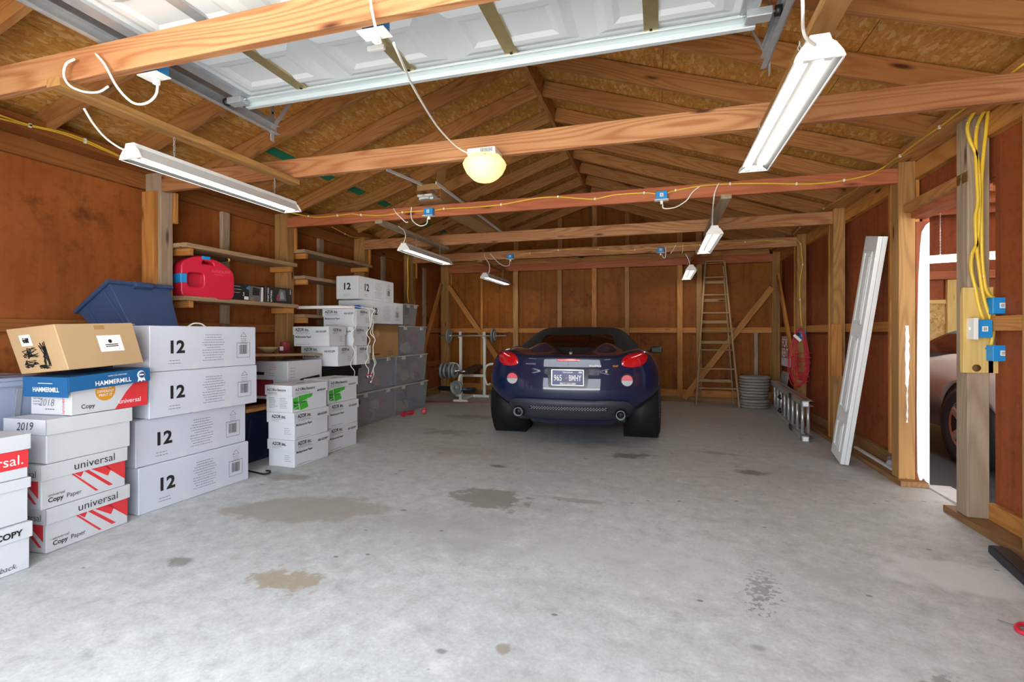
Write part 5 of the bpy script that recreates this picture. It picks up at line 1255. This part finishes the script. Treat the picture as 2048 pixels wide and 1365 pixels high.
        decal('PONTIAC', -.46, .835, .022, M['silver'], bold=.02, sx=1.2); decal('SOLSTICE', .22, .822, .024, M['whiteprint'], bold=.03, sx=1.2); decal('GXP', .46, .822, .024, M['gold'], bold=.03, sx=1.2)
        em = prism('emblem', [(-.008, .018), (.008, .018), (.003, -.012), (0, -.022), (-.003, -.012)], -.006, .0, M['iron'], t, .002); em.location = bvh.ray_cast(Vector((0, -3, .845)), Vector((0, 1, 0)))[0]
    h = bvh.ray_cast(Vector((0, .30, 3)), Vector((0, 0, -1)))[0]
    lk = lathe('deck_lock', [(.0, .02), (.014, .018), (.018, .0), (.018, -.01)], M['chrome'], t, 16); lk.location = h
    tube('antenna_stub', [h + Vector((0, .01, .01)), h + Vector((0, .03, .05))], .006, M['black'], t, 8)
    # seam of the boot lid
    sm = []
    for k in range(41):
        x = -.74 + 1.48 * k / 40; q = bvh.ray_cast(Vector((x, -3, .912 - .03 * (x / .74) ** 4)), Vector((0, 1, 0)))[0]
        if q: sm.append(q + Vector((0, -.001, 0)))
    tube('lid_seam', sm, .004, M['darkhole'], t, 6)
    # wheels
    for s_ in (-1, 1):
        for y in (.80, 2.95):
            wh = bpy.data.objects.new('wheel', None); COL.objects.link(wh); wh.parent = t; wh.location = (s_ * .845, y, .352)
            wh.rotation_euler = (0, 0, 0 if s_ > 0 else math.pi)
            R0 = .352; tp = [(.24, -.11), (.30, -.122), (.335, -.118), (R0 - .004, -.10)]
            for gx in (-.075, -.03, .03, .075): tp += [(R0, gx - .012), (R0 - .010, gx - .006), (R0 - .010, gx + .006), (R0, gx + .012)]
            tp += [(R0 - .004, .10), (.335, .118), (.30, .122), (.24, .11), (.235, .0)]
            ty = lathe('tyre', tp + [tp[0]], M['rubber'], wh, 48, 'x')
            rb = []
            for k in range(60):
                q = 6.283 * k / 60
                for a, b_ in ((-.112, -.085), (.085, .112)):
                    c_, n_ = math.cos(q), math.sin(q); dq = .03
                    c2, n2 = math.cos(q + dq), math.sin(q + dq); rb.append([(a, (R0 - .012) * c_, (R0 - .012) * n_), (b_, R0 * c_ + .0, R0 * n_), (b_, R0 * c2, R0 * n2), (a, (R0 - .012) * c2, (R0 - .012) * n2)])
            vs = [tuple(Vector(p) * (1.006 if 1 else 1)) for q in rb for p in q]; fs = [tuple(range(4 * i, 4 * i + 4)) for i in range(len(rb))]
            mobj('shoulder_tread', vs, fs, M['black'], ty)
            rim = lathe('rim', [(.235, -.10), (.24, .10), (.228, .105), (.215, .07), (.21, -.06), (.0, -.06)], M['chrome'], wh, 40, 'x')
            for k in range(5):
                q = 6.283 * k / 5
                sp_ = board('spoke', (.075, .03 * math.cos(q), .03 * math.sin(q)), (.095, .222 * math.cos(q), .222 * math.sin(q)), .075, .03, M['alu'], rim, up=(0, -math.sin(q), math.cos(q)), bevel=.01)
            hub = lathe('hub', [(.0, .11), (.03, .108), (.05, .09), (.055, .06)], M['alu'], rim, 20, 'x')
            for k in range(5): lathe('lug_nut', [(.0, .105), (.008, .1), (.008, .08)], M['iron'], rim, 8, 'x').location = (0, .037 * math.cos(6.283 * k / 5 + .6), .037 * math.sin(6.283 * k / 5 + .6))
            lathe('arch_liner', [(.405, -.28), (.408, .09)], M['darkhole'], wh, 32, 'x')
    for s_ in (-1, 1):
        m_ = box('mirror', (s_ * 1.0 - .085, 2.02, .895), (s_ * 1.0 + .085, 2.14, .985), paint, t, .035, True, 4)
        box('mirror_glass', (s_ * 1.0 - .07, 2.014, .905), (s_ * 1.0 + .07, 2.022, .975), M['black'], m_, .003); board('mirror_stalk', (s_ * .94, 2.1, .92), (s_ * .82, 2.13, .90), .03, .04, M['black'], m_)
        dh = box('door_handle', (s_ * .905 - .012, 1.42, .745), (s_ * .905 + .012, 1.60, .775), M['chrome'], t, .006)
    # underside
    box('undertray', (-.6, .30, .20), (.6, 3.3, .30), M['darkhole'], t, .02)
    return t
car('sports_car', 'dark blue convertible with black soft top parked nose in', g_paint('navy_car_paint', '051138', .0), (-.905, 5.12, 0), R(3.2))
car('sports_car', 'silver convertible seen through the side doorway', g_paint('silver_car_paint', 'c6c9c8', .1), (3.60, 4.66, -.025), 0, False)
